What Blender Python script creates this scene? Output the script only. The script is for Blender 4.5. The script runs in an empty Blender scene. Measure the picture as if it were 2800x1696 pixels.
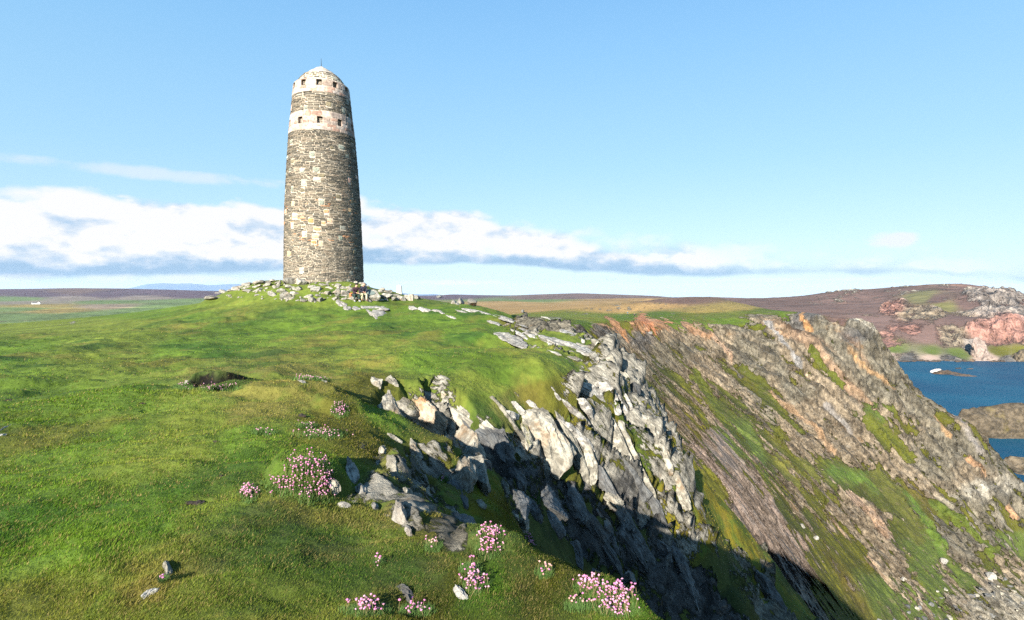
import bpy, bmesh, math, random
import numpy as np
from mathutils import Vector, Matrix
random.seed(7); RNG = np.random.default_rng(11)
R_ = math.radians
col = bpy.context.scene.collection
scene = bpy.context.scene

# ------------------------------------------------------------ camera
F_PX = 1500.0; PITCH = math.atan((848-785)/F_PX)
cam_d = bpy.data.cameras.new("camera"); cam = bpy.data.objects.new("camera", cam_d); col.objects.link(cam)
cam_d.sensor_width = 36; cam_d.lens = 36*F_PX/2800; cam_d.clip_start = .05; cam_d.clip_end = 200000
cam.location = (0, 0, 0); cam.rotation_euler = (math.pi/2-PITCH, 0, 0)
scene.camera = cam
# ------------------------------------------------------------ sun and sky
SUN_EL = math.atan(.425); SUN_DIR = Vector((-.385, -.923, 0)).normalized()*math.cos(SUN_EL) + Vector((0, 0, math.sin(SUN_EL)))
sd = bpy.data.lights.new("sun", 'SUN'); sd.energy = 5.0; sd.angle = R_(.5); sd.color = (1, .93, .82)
so = bpy.data.objects.new("sun", sd); col.objects.link(so)
so.rotation_euler = (-SUN_DIR).to_track_quat('-Z', 'Y').to_euler()
scene.view_settings.view_transform = 'Standard'; scene.view_settings.look = 'None'
scene.view_settings.exposure = 1.85; scene.view_settings.gamma = 1
scene.render.film_transparent = False
scene.cycles.max_bounces = 5; scene.cycles.diffuse_bounces = 2; scene.cycles.transparent_max_bounces = 6
try: scene.cycles.use_denoising = False
except Exception: pass

class NT:
    "small helper to write node trees"
    def __init__(s, tree): s.t = tree; s.n = tree.nodes; s.l = tree.links
    def new(s, typ, **kw):
        nd = s.n.new(typ)
        for k, v in kw.items(): setattr(nd, k, v)
        return nd
    def put(s, sock, v):
        if isinstance(v, bpy.types.NodeSocket): s.l.new(v, sock)
        elif v is not None: sock.default_value = v
    def math(s, op, a, b=None, c=None, clamp=False):
        nd = s.new('ShaderNodeMath', operation=op); nd.use_clamp = clamp
        s.put(nd.inputs[0], a); s.put(nd.inputs[1], b) if b is not None else None
        if c is not None: s.put(nd.inputs[2], c)
        return nd.outputs[0]
    def vmath(s, op, a, b=None):
        nd = s.new('ShaderNodeVectorMath', operation=op); s.put(nd.inputs[0], a)
        if b is not None: s.put(nd.inputs[1], b)
        return nd.outputs['Value'] if op in ('DOT_PRODUCT', 'LENGTH') else nd.outputs[0]
    def mix(s, f, a, b, mode='MIX'):
        nd = s.new('ShaderNodeMix', data_type='RGBA', blend_type=mode); nd.clamp_factor = True
        s.put(nd.inputs[0], f); s.put(nd.inputs[6], c4(a)); s.put(nd.inputs[7], c4(b)); return nd.outputs[2]
    def ramp(s, f, stops, interp='LINEAR'):
        nd = s.new('ShaderNodeValToRGB'); cr = nd.color_ramp; cr.interpolation = interp
        while len(cr.elements) < len(stops): cr.elements.new(.5)
        for e, (p, c) in zip(cr.elements, stops): e.position = p; e.color = c4(c) if not isinstance(c, (int, float)) else (c, c, c, 1)
        s.put(nd.inputs[0], f); return nd.outputs[0]
    def noise(s, v, scale, det=6, rough=.6, dist=0, out=0):
        nd = s.new('ShaderNodeTexNoise'); s.put(nd.inputs['Vector'], v); s.put(nd.inputs['Scale'], scale)
        nd.inputs['Detail'].default_value = det; nd.inputs['Roughness'].default_value = rough; nd.inputs['Distortion'].default_value = dist
        return nd.outputs[out]
    def xyz(s, v):
        nd = s.new('ShaderNodeSeparateXYZ'); s.put(nd.inputs[0], v); return nd.outputs
    def comb(s, x, y, z):
        nd = s.new('ShaderNodeCombineXYZ'); s.put(nd.inputs[0], x); s.put(nd.inputs[1], y); s.put(nd.inputs[2], z); return nd.outputs[0]
    def sstep(s, v, lo, hi, to0=0., to1=1.):
        nd = s.new('ShaderNodeMapRange', interpolation_type='SMOOTHSTEP')
        s.put(nd.inputs[0], v); s.put(nd.inputs[1], lo); s.put(nd.inputs[2], hi); s.put(nd.inputs[3], to0); s.put(nd.inputs[4], to1)
        return nd.outputs[0]
def c4(c):
    if isinstance(c, bpy.types.NodeSocket) or c is None: return c
    return (c[0], c[1], c[2], 1)

world = bpy.data.worlds.new("World"); scene.world = world; world.use_nodes = True
W = NT(world.node_tree); W.n.clear()
out = W.new('ShaderNodeOutputWorld'); bg = W.new('ShaderNodeBackground')
sky = W.new('ShaderNodeTexSky', sky_type='NISHITA'); sky.sun_disc = False
sky.sun_elevation = SUN_EL; sky.sun_rotation = math.atan2(SUN_DIR.x, SUN_DIR.y); sky.altitude = 100; sky.air_density = 1.0; sky.dust_density = .6; sky.ozone_density = 1.6
SKY_K = .07
tc = W.new('ShaderNodeTexCoord')
x, y, z = W.xyz(tc.outputs['Generated'])
W.put(sky.inputs[0], W.comb(x, y, W.math('MAXIMUM', z, .004)))
az = W.math('ARCTAN2', x, y)
hyp = W.math('SQRT', W.math('ADD', W.math('MULTIPLY', x, x), W.math('MULTIPLY', y, y)))
t = W.math('DIVIDE', z, W.math('MAXIMUM', hyp, .001))
u = W.math('MULTIPLY_ADD', az, 1/2.4, .5)          # azimuth -1.2..1.2 -> 0..1
def prof(pts):       # list of (azimuth, value 0..0.25)
    st = [(min(max((a+1.2)/2.4, 0), 1), v*4) for a, v in pts]
    return W.math('MULTIPLY', W.xyz(W.ramp(u, st, 'B_SPLINE' if 0 else 'LINEAR'))[0], .25)
T = prof([(-1.2, .10), (-.75, .134), (-.6, .142), (-.43, .146), (-.17, .151), (-.07, .142), (.067, .116), (.197, .100), (.32, .080), (.49, .062), (.63, .048), (.8, .03)])
B = prof([(-1.2, .0), (-.75, .008), (-.44, .018), (-.26, .036), (-.07, .040), (.13, .027), (.24, .018), (.32, .014), (.49, .017), (.63, .020), (.8, .0)])
q = W.comb(W.math('MULTIPLY', az, 1.0), W.math('MULTIPLY', t, 2.1), .37)
nbig = W.noise(q, 5.5, 7, .56)
nfine = W.noise(q, 26, 6, .6)
qs = W.comb(W.math('ADD', az, .012), W.math('ADD', W.math('MULTIPLY', t, 2.1), -.03), .37)   # sampled towards the shade side
nbig2 = W.noise(qs, 5.5, 7, .56)
def billow(v):
    wv = W.vmath('ADD', v, W.vmath('MULTIPLY', W.noise(v, 22, 4, .6, 0, 1), (.035, .035, 0.))); o_ = None
    for sc_, am in ((12., .66), (30., .34)):
        vo = W.new('ShaderNodeTexVoronoi', feature='SMOOTH_F1'); W.put(vo.inputs['Vector'], wv); vo.inputs['Scale'].default_value = sc_; vo.inputs['Smoothness'].default_value = .35
        h_ = W.math('MULTIPLY', W.math('SUBTRACT', .75, vo.outputs['Distance']), am); o_ = h_ if o_ is None else W.math('ADD', o_, h_)
    return o_
bl1 = billow(q)
relief = W.math('SUBTRACT', nbig, nbig2)
r2 = W.math('SUBTRACT', nfine, .5); relief = W.math('ADD', relief, W.math('MULTIPLY', r2, .30)); relief = W.math('ADD', relief, W.math('MULTIPLY', W.math('SUBTRACT', bl1, .42), .14))
edge = W.math('MULTIPLY_ADD', W.math('SUBTRACT', nbig, .5), .08, W.math('MULTIPLY', W.math('SUBTRACT', nfine, .5), .02))
edge = W.math('ADD', edge, W.math('MULTIPLY', W.math('SUBTRACT', bl1, .4), .045))
wd = W.sstep(az, -.2, .5, .014, .045)               # soft, thin cloud to the right
topd = W.sstep(W.math('SUBTRACT', W.math('ADD', T, edge), t), W.math('MULTIPLY', wd, -.35), wd)
botd = W.sstep(W.math('ADD', W.math('SUBTRACT', t, B), W.math('MULTIPLY', edge, .22)), -.003, .006)
dens = W.math('MULTIPLY', topd, botd)
thin = W.sstep(az, .15, .75, 1., .62)
dens = W.math('MULTIPLY', dens, W.math('MAXIMUM', thin, W.math('MULTIPLY', W.sstep(nbig, .45, .7), .4)))
holes = W.sstep(W.noise(q, 9, 7, .6, .3), .60, .74)
dens = W.math('MULTIPLY', dens, W.math('SUBTRACT', 1., W.math('MULTIPLY', holes, .35)))
frac = W.math('DIVIDE', W.math('SUBTRACT', t, B), W.math('MAXIMUM', W.math('SUBTRACT', T, B), .01))
lit = W.math('ADD', W.math('MULTIPLY_ADD', relief, 4.2, W.sstep(frac, .05, .42, .08, .98)), W.math('MULTIPLY', W.math('SUBTRACT', nbig, .5), .5))
lit = W.math('ADD', lit, .09)
lit = W.math('SUBTRACT', lit, W.sstep(az, -.1, .5, 0., .34))
cloudc = W.ramp(lit, [(0., (.36, .56, .79)), (.3, (.50, .67, .87)), (.6, (.74, .83, .94)), (.88, (.98, .98, 1.0))])
# wisps and small clouds
def wisp(a0, t0, sa, st, amt, sc=14):
    da = W.math('DIVIDE', W.math('SUBTRACT', az, a0), sa); dt = W.math('DIVIDE', W.math('SUBTRACT', t, t0), st)
    r = W.math('ADD', W.math('MULTIPLY', da, da), W.math('MULTIPLY', dt, dt))
    g = W.math('ADD', W.math('SUBTRACT', 1., r), W.math('MULTIPLY', W.math('SUBTRACT', W.noise(q, sc, 5, .6, .4), .5), 3.2))
    return W.sstep(g, .1, 1.1, 0., amt)
w = W.math('MAXIMUM', wisp(-.60, .145+.026, .24, .013, .5, 11), wisp(.61, .069, .042, .014, .8, 20))
w = W.math('MAXIMUM', w, wisp(-.11, .0085, .13, .006, .75, 16))
w = W.math('MAXIMUM', w, wisp(-.62, .012, .4, .010, .55, 12))
w = W.math('MAXIMUM', w, wisp(.45, .012, .2, .004, .5, 16))
# clear sky
clear = W.mix(1., sky.outputs[0], (SKY_K, SKY_K, SKY_K), 'MULTIPLY')
pal = W.ramp(W.math('MULTIPLY', t, 1.5), [(0., (.60, .84, .99)), (.10, (.55, .81, .99)), (.32, (.40, .72, .98)), (.62, (.29, .62, .98)), (.9, (.20, .51, .94))])
EXPO = 2**scene.view_settings.exposure
palx = W.mix(1., pal, (1/EXPO, 1/EXPO, 1/EXPO), 'MULTIPLY')
clear = W.mix(.85, clear, palx)
cl = W.mix(1., cloudc, (1.02/EXPO, 1.02/EXPO, 1.02/EXPO), 'MULTIPLY')
c1 = W.mix(W.math('MULTIPLY', dens, .97), clear, cl)
c2 = W.mix(w, c1, (.93/EXPO, .95/EXPO, 1./EXPO))
c2 = W.mix(W.sstep(t, -.10, -.045), (.008, .035, .06), c2)      # below the horizon: dark ocean
W.put(bg.inputs[0], c2); bg.inputs[1].default_value = 1.0
W.l.new(bg.outputs[0], out.inputs[0])

# ------------------------------------------------------------ small tools
def props(o, label=None, cat=None, group=None, kind=None):
    if label: o['label'] = label
    if cat: o['category'] = cat
    if group: o['group'] = group
    if kind: o['kind'] = kind
    return o
def link(name, me, mat=None, parent=None):
    o = bpy.data.objects.new(name, me); col.objects.link(o)
    if mat and me and not me.materials: me.materials.append(mat)
    if parent: o.parent = parent
    return o
def npmesh(name, V, F4=None, F3=None, smooth=True):
    me = bpy.data.meshes.new(name); V = np.asarray(V, np.float32)
    parts = [np.asarray(f, np.int32) for f in (F4, F3) if f is not None and len(f)]
    me.vertices.add(len(V)); me.vertices.foreach_set('co', V.ravel())
    loops = np.concatenate([p.ravel() for p in parts]); sizes = np.concatenate([np.full(len(p), p.shape[1], np.int32) for p in parts])
    me.loops.add(len(loops)); me.loops.foreach_set('vertex_index', loops)
    me.polygons.add(len(sizes)); st = np.concatenate([[0], np.cumsum(sizes)[:-1]]).astype(np.int32)
    me.polygons.foreach_set('loop_start', st)
    try: me.polygons.foreach_set('loop_total', sizes)
    except Exception: pass
    me.polygons.foreach_set('use_smooth', np.full(len(sizes), smooth)); me.update(calc_edges=True)
    return me
def vattr(me, name, arr):
    if arr.ndim == 1:
        a = me.attributes.new(name, 'FLOAT', 'POINT'); a.data.foreach_set('value', arr.astype(np.float32))
    else:
        a = me.attributes.new(name, 'FLOAT_COLOR', 'POINT'); c = np.ones((len(arr), 4), np.float32); c[:, :3] = arr; a.data.foreach_set('color', c.ravel())
# vectorised gradient-free lattice noise
def _hash(ix, iy, iz, seed):
    with np.errstate(over='ignore'):
        h = (ix.astype(np.uint32)*np.uint32(374761393) + iy.astype(np.uint32)*np.uint32(668265263) + iz.astype(np.uint32)*np.uint32(2147483647+144665) + np.uint32(seed*974711+13))
        h = (h ^ (h >> np.uint32(13)))*np.uint32(1274126177); h = (h ^ (h >> np.uint32(16)))*np.uint32(2246822519); h ^= h >> np.uint32(15)
    return (h & np.uint32(0xffff)).astype(np.float32)*(1/32768.) - 1
def vnoise(P, seed=0):
    P = np.asarray(P, np.float32); I = np.floor(P); f = P-I; f = f*f*f*(f*(f*6-15)+10); I = I.astype(np.int64)
    x0, y0, z0 = I[:, 0], I[:, 1], I[:, 2]; fx, fy, fz = f[:, 0], f[:, 1], f[:, 2]
    def h(a, b, c): return _hash(x0+a, y0+b, z0+c, seed)
    def lerp(a, b, w): return a+(b-a)*w
    x00 = lerp(h(0, 0, 0), h(1, 0, 0), fx); x10 = lerp(h(0, 1, 0), h(1, 1, 0), fx); x01 = lerp(h(0, 0, 1), h(1, 0, 1), fx); x11 = lerp(h(0, 1, 1), h(1, 1, 1), fx)
    return lerp(lerp(x00, x10, fy), lerp(x01, x11, fy), fz)
def fbm(P, octv=5, seed=0, rough=.5, ridge=False):
    P = np.asarray(P, np.float32); a = 1.; s = 0; tot = 0
    for i in range(octv):
        n = vnoise(P*(2.03**i)+i*17.3, seed+i)
        if ridge: n = 1-2*np.abs(n)
        s = s+a*n; tot += a; a *= rough
    return s/tot
def sst(x, lo, hi):
    t = np.clip((x-lo)/(hi-lo), 0, 1); return t*t*(3-2*t)

# ------------------------------------------------------------ picture point -> world ray
cP, sP = math.cos(PITCH), math.sin(PITCH)
def ray(px, py):
    a = (px-1400)/F_PX; b = (848-py)/F_PX
    return np.array([a, b*sP+cP, b*cP-sP])
def at(px, py, Y):
    d = ray(px, py); return d*(Y/d[1])
# ============================================================ THE LAND: one height field through surveyed points
CP = []                                              # (x, y, z)
def A(px, py, Y): CP.append(tuple(at(px, py, Y)))
def Wd(*pts): CP.extend(pts)
def D(px, Y, z): CP.append(((px-1400)/F_PX*Y, Y, z))  # compass line of a picture column, distance, height
# round the viewer and behind
Wd((0, .4, -1.63), (-2, 0, -1.58), (2, .3, -1.75), (0, -2, -1.5), (-5, -4, -1.1), (5, -4, -2.5), (-12, -12, -.5), (12, -12, -5), (-20, 4, -2.0), (-30, -30, 0), (30, -30, -20), (0, -30, -1), (-10, 3, -1.85),
   (3.6, 2, -3.2), (5, 5, -7), (9, 2, -10), (9, 8, -11), (14, 10, -16), (20, 4, -22), (40, 0, -50), (80, -30, -100), (-200, -100, -10), (-200, 0, -20), (0, -300, -20), (200, -200, -125), (300, 50, -125), (150, 20, -120))
for a in [(0, 1690, 2.68), (300, 1690, 2.7), (700, 1690, 2.72), (1100, 1690, 2.74), (1400, 1690, 2.8), (1700, 1690, 2.95), (0, 1400, 4.05), (400, 1400, 4.05), (800, 1450, 3.75), (800, 1300, 4.85),
          (0, 1200, 6.4), (400, 1200, 6.2), (700, 1180, 6.3), (0, 1030, 13.2), (250, 1060, 10.9), (450, 1060, 10.0), (600, 1046, 9.9), (850, 1034, 10.4), (750, 1040, 10.1), (250, 1150, 7.6), (700, 1090, 8.3),
          (930, 1085, 9.5), (990, 1140, 8.3), (1060, 1210, 7.1), (1090, 1290, 6.3), (1150, 1390, 5.2), (1250, 1440, 4.7), (1390, 1470, 4.1), (1500, 1525, 3.65), (1640, 1600, 3.25), (1740, 1690, 2.95), (950, 1250, 5.7), (1100, 1480, 3.9),
          # plateau
          (0, 960, 19), (-300, 960, 18), (400, 955, 20.5), (400, 900, 30), (100, 930, 27), (800, 905, 29), (800, 960, 20), (1200, 900, 30), (1200, 960, 21), (1150, 1025, 14.7), (600, 1005, 14.2), (950, 1000, 15.3), (300, 1000, 15.5),
          (1400, 955, 21.5), (1500, 1045, 15.8), (1350, 1035, 15.2), (1450, 905, 30),
          (-300, 905, 50), (0, 888, 54), (230, 870, 55), (350, 857, 54), (455, 842, 52), (568, 815, 49), (600, 800, 47), (640, 785, 46), (700, 772, 45.5), (800, 776, 44), (887, 774, 43.2), (980, 780, 43.5), (1050, 795, 46), (1100, 808, 47.5),
          (700, 832, 40), (887, 834, 39.5), (1000, 832, 40), (590, 836, 42), (1100, 835, 42), (1160, 822, 47), (1200, 824, 50), (1300, 843, 50), (1250, 845, 45), (1330, 860, 43),
          # rim of the headland
          (1400, 868, 38), (1500, 900, 32), (1600, 932, 27), (1650, 965, 24.2), (1700, 1008, 22), (1750, 1090, 20), (1800, 1165, 19), (1850, 1265, 18.3), (1882, 1360, 18), (1885, 1420, 17.2),
          (1600, 1060, 17.2), (1600, 1110, 16.2), (1700, 1200, 17), (1600, 1250, 15.6), (1480, 1170, 15.1), (1480, 1290, 14.0), (1750, 1400, 16.3), (1650, 1450, 14.8), (1800, 1550, 16.2), (1900, 1600, 16.8), (1600, 1600, 13.6), (1700, 1690, 14.2), (1900, 1690, 16.2),
          # shelf below the rim
          (1860, 1215, 25), (1905, 1275, 25), (1980, 1375, 25.5), (2070, 1490, 26), (2160, 1610, 26.5), (2245, 1700, 27), (2020, 1560, 22), (2080, 1660, 21.5),
          # notch between viewer's mound and the ribs
          (1150, 1180, 11.8), (1180, 1120, 13), (1060, 1130, 11.2), (1250, 1190, 12.2), (1480, 1430, 12.6), (1500, 1510, 12.2), (1600, 1640, 12.6), (1450, 1640, 9.5), (1330, 1330, 8.6),
          (1260, 1290, 8.4), (1370, 1390, 7.5), (1180, 1300, 8.0), (1290, 1430, 6.8), (1400, 1480, 6.6), (1500, 1560, 6.2), (1650, 1680, 5.5), (1350, 1280, 9.3),
          (1100, 1050, 13.2), (1300, 1095, 13.8), (1200, 1085, 13.3), (1380, 1180, 13.6), (1400, 1250, 13.2)]: A(*a)
for k in range(24):
    a = k*math.pi/12-math.pi+.01
    for R0 in (.42, .9, 1.7): Wd((R0*math.sin(a), R0*math.cos(a), -1.64-.10*R0*max(0, math.sin(a))))
    if abs(a) > 1.9:
        for R0 in (60, 400, 3000, 9000): Wd((R0*math.sin(a), R0*math.cos(a), -2-R0*.01 if a < 0 else -40-min(R0*.2, 110)))
for a in [(0, 918, 34), (0, 902, 42), (0, 893, 48), (-300, 925, 36), (230, 905, 34), (230, 888, 42), (230, 876, 49), (400, 884, 37), (400, 864, 44), (455, 852, 46), (500, 838, 46), (520, 832, 50)]: A(*a)
D(-300, 58, -6); D(0, 60, -5.2); D(230, 60, -4.6); D(350, 59, -3.9); D(455, 58, -3.2); D(540, 58, -2.4)
D(1330, 60, -3.2); D(1200, 62, -3.2); D(1100, 70, -3.5)
Wd((-16, 58, -1.2), (-16, 80, -8), (-45, 72, -9), (-40, 100, -20), (-8, 90, -7), (-80, 66, -16), (-150, 110, -42), (-60, 40, -4), (-100, 30, -9))
# back of the rim, gully
Wd((8.5, 28.5, -13), (10.5, 31, -16), (6.5, 30, -7.5), (5.5, 38, -10), (3.5, 48, -8.5), (8, 55, -14), (15, 34, -22), (14, 44, -19), (22, 30, -27), (20, 45, -27), (13, 20, -14.5), (16, 24, -19), (30, 34, -36), (40, 52, -48), (40, 30, -44), (60, 40, -60), (60, 70, -62), (100, 70, -85), (15, 62, -23), (26, 62, -34), (8, 74, -13), (90, 100, -78), (140, 60, -110), (60, 15, -70))
for a in [(1380, 862, 72), (1430, 868, 85), (1500, 876, 105), (1560, 884, 118), (1600, 886, 124), (1660, 897, 132), (1700, 885, 180), (1460, 905, 84), (1550, 915, 106), (1640, 935, 112),
          (1560, 985, 80), (1700, 1000, 112), (1640, 1000, 90), (1750, 1070, 96), (1800, 1130, 84), (1850, 1200, 76), (1900, 1265, 71), (2000, 1385, 67), (2100, 1510, 65), (2250, 1690, 64),
          (1715, 863, 280), (1660, 872, 200), (1750, 880, 190), (1800, 890, 205), (1900, 893, 215), (2000, 875, 228), (2100, 858, 228), (2200, 855, 222), (2300, 868, 213), (2380, 888, 206), (2430, 985, 200), (2500, 1072, 195), (2600, 1126, 190), (2660, 1158, 187), (2720, 1228, 184), (2800, 1318, 180), (2950, 1470, 175),
          (1900, 1000, 182), (1800, 950, 175), (2000, 950, 206), (2200, 950, 203), (2300, 1000, 196), (1900, 1100, 145), (2100, 1100, 172), (2300, 1150, 176), (2500, 1200, 177), (2000, 1200, 120), (2200, 1250, 145), (2400, 1300, 157), (2600, 1350, 163), (2100, 1350, 100), (2300, 1450, 118), (2500, 1500, 135), (2700, 1500, 150), (2250, 1600, 82), (2400, 1650, 100), (2600, 1650, 120), (2800, 1650, 136), (2800, 1500, 158), (2500, 1900, 90)]: A(*a)
# sea side of the promontory
for a in [(2430, 232, -50), (2500, 225, -62), (2600, 218, -72), (2700, 212, -85), (2800, 205, -95), (2430, 290, -112), (2550, 270, -119), (2700, 250, -122), (2950, 230, -122), (2380, 260, -40), (2300, 300, -60), (2200, 330, -70), (2330, 420, -122), (2200, 480, -120), (2600, 420, -135), (2900, 420, -135), (2600, 700, -140), (3000, 700, -140), (3600, 500, -140), (3600, 250, -140), (3400, 150, -120), (2330, 650, -135)]: D(*a)
# plateau beyond, moors
for a in [(1500, 852, 300), (1400, 850, 300), (1700, 850, 380), (1900, 850, 380), (2050, 852, 330), (2120, 853, 270), (1330, 843, 700), (1500, 836, 1000), (1800, 840, 900), (2000, 845, 700), (1500, 825, 1700), (1750, 828, 1500), (1950, 835, 1300)]: A(*a)
for a in [(0, 870, 1050), (200, 868, 1050), (450, 850, 1300), (100, 832, 1750), (600, 840, 1500), (600, 818, 2600), (0, 817, 3000), (300, 818, 3000), (-400, 817, 3000)]: A(*a)
Wd((-300, 330, -56), (-100, 330, -38), (0, 300, -17), (-30, 700, -30), (-200, 700, -56), (-900, 300, -60))
# right hill with its cliffs, shore, far hills
for a in [(1600, 818, 2500), (1800, 816, 2300), (1950, 813, 2200), (2050, 819, 2000), (2150, 816, 1750), (2250, 803, 1620), (2350, 794, 1600), (2450, 788, 1560), (2560, 777, 1500), (2640, 777, 1450), (2720, 790, 1400), (2800, 812, 1330), (2900, 835, 1250), (3050, 860, 1200),
          (2100, 840, 1300), (2250, 845, 1200), (2350, 830, 1300), (2500, 810, 1250), (2400, 880, 1020), (2350, 893, 1000), (2500, 886, 990), (2650, 884, 960), (2750, 872, 960), (2900, 885, 960), (2300, 900, 1000), (2560, 860, 1060), (2650, 868, 1040), (2690, 815, 1130), (2740, 803, 1130), (2790, 830, 1100),
          (2430, 950, 905), (2600, 952, 900), (2760, 962, 890), (2500, 965, 880), (2900, 965, 880), (2430, 974, 868), (2600, 978, 862), (2800, 983, 855), (2950, 985, 850)]: A(*a)
for a in [(2450, 820, -122), (2600, 815, -124), (2800, 810, -124), (3000, 800, -126), (2380, 800, -118), (2250, 900, -70), (2250, 700, -105), (2150, 800, -50), (2100, 520, -40), (3600, 900, -120), (3600, 1400, -60)]: D(*a)
for a in [(1330, 812, 4200), (1450, 806, 4200), (1580, 802, 4000), (1700, 806, 3900), (1800, 810, 3900), (1860, 816, 3900), (1400, 820, 3200), (1700, 822, 2800), (1200, 812, 4500), (1230, 806, 4600), (1100, 812, 4500), (0, 791, 4600), (200, 788, 4600), (330, 789, 4600), (450, 792, 4600), (650, 797, 4600), (-400, 790, 4600), (900, 800, 4600), (200, 800, 3900), (0, 802, 3900), (450, 803, 3900)]: A(*a)
for px in (-800, 0, 400, 900, 1400, 1900, 2200, 2500, 2800, 3400): D(px, 7000, -200)
for px, Y in ((1700, 2900), (2000, 2500), (2300, 2000), (2560, 1900), (2800, 1700), (3000, 1500)): D(px, Y*1.12, -75 if px < 2200 else -60)
CP = np.array(CP)
def polar(x, y): return np.arctan2(x, y), np.log(np.maximum(np.hypot(x, y), .35))
_th, _lr = polar(CP[:, 0], CP[:, 1])
_n = len(_th); C0 = .012
def _k(d2): return np.sqrt(d2+C0*C0)
KS = 1.0
_M = np.zeros((_n+3, _n+3)); _dd = (_th[:, None]-_th[None])**2+(KS*(_lr[:, None]-_lr[None]))**2
_M[:_n, :_n] = -_k(_dd)+np.eye(_n)*1e-4; _Pm = np.stack([np.ones(_n), _th, _lr], 1); _M[:_n, _n:] = _Pm; _M[_n:, :_n] = _Pm.T
_wt = np.linalg.solve(_M, np.concatenate([CP[:, 2], np.zeros(3)]))
def base_h(th, lr):
    o = np.empty(th.size); th = th.ravel(); lr = lr.ravel()
    for i in range(0, th.size, 40000):
        a = th[i:i+40000]; b = lr[i:i+40000]
        d = (a[:, None]-_th[None])**2+(KS*(b[:, None]-_lr[None]))**2
        o[i:i+40000] = -_k(d)@_wt[:_n]+_wt[_n]+_wt[_n+1]*a+_wt[_n+2]*b
    return o
def seg(a, b, s): return np.arange(a, b, s)
TH = np.concatenate([np.linspace(-math.pi, -1.2, 40)[:-1], np.linspace(-1.2, -.80, 60)[:-1], np.linspace(-.80, .82, 1040)[:-1], np.linspace(.82, 1.3, 80)[:-1], np.linspace(1.3, math.pi, 40)])
LR = np.concatenate([seg(-.7, .8, .03), seg(.8, 3.5, .0044), seg(3.5, 4.1, .010), seg(4.1, 5.55, .0042), seg(5.55, 6.6, .02), seg(6.6, 7.5, .006), seg(7.5, 8.9, .014)])
NT_, NR_ = len(TH), len(LR)
GT, GR = np.meshgrid(TH, LR, indexing='ij'); GX = np.exp(GR)*np.sin(GT); GY = np.exp(GR)*np.cos(GT)
# coarse evaluation then bilinear (the field is smooth)
cT = np.linspace(-math.pi, math.pi, 420); cT = np.sort(np.concatenate([cT, np.linspace(-.85, .85, 520)])); cL = np.arange(-.72, 8.95, .016)
_a, _b = np.meshgrid(cT, cL, indexing='ij'); cH = base_h(_a, _b).reshape(_a.shape)
def bil(Hc, th, lr):
    i = np.clip(np.searchsorted(cT, th)-1, 0, len(cT)-2); j = np.clip(((lr-cL[0])/(cL[1]-cL[0])).astype(int), 0, len(cL)-2)
    fi = np.clip((th-cT[i])/(cT[i+1]-cT[i]), 0, 1); fj = np.clip((lr-cL[j])/(cL[1]-cL[0]), 0, 1)
    return (Hc[i, j]*(1-fi)+Hc[i+1, j]*fi)*(1-fj)+(Hc[i, j+1]*(1-fi)+Hc[i+1, j+1]*fi)*fj
# slope for rock exposure
dT = np.gradient(cH, axis=0)/np.gradient(cT)[:, None]/np.exp(cL)[None]; dL = np.gradient(cH, axis=1)/.016/np.exp(cL)[None]
cS = np.hypot(dT, dL)
def height0(x, y):
    th, lr = polar(x, y); return bil(cH, th, lr)
def slope0(x, y):
    th, lr = polar(x, y); return bil(cS, th, lr)
def hit0(px, py, r0=1.2, r1=6000):
    d = ray(px, py); th = math.atan2(d[0], d[1]); s = d[2]/math.hypot(d[0], d[1]); lr = np.arange(math.log(r0), math.log(r1), .002)
    h = bil(cH, np.full(len(lr), th), lr); k = np.argmax(h > np.exp(lr)*s); R = math.exp(lr[k]); return np.array([R*math.sin(th), R*math.cos(th), h[k]])
def at_ground(x, y): return float(height0(np.array([x]), np.array([y]))[0])

# ---- strata frames
def frame(n, e):
    n = np.array(n, float); n /= np.linalg.norm(n); e = np.array(e, float); e -= n*(e@n); e /= np.linalg.norm(e); return n, e, np.cross(n, e)
NN, NE, NB = frame((.625, .47, .625), (.6, .1, -.7))
FN, FE, FB = frame((.80, .55, -.2), (.32, -.66, -.68))
def strat(P, fr, sn, se, sb): return np.stack([P@fr[0]*sn, P@fr[1]*se, P@fr[2]*sb], 1)

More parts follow.
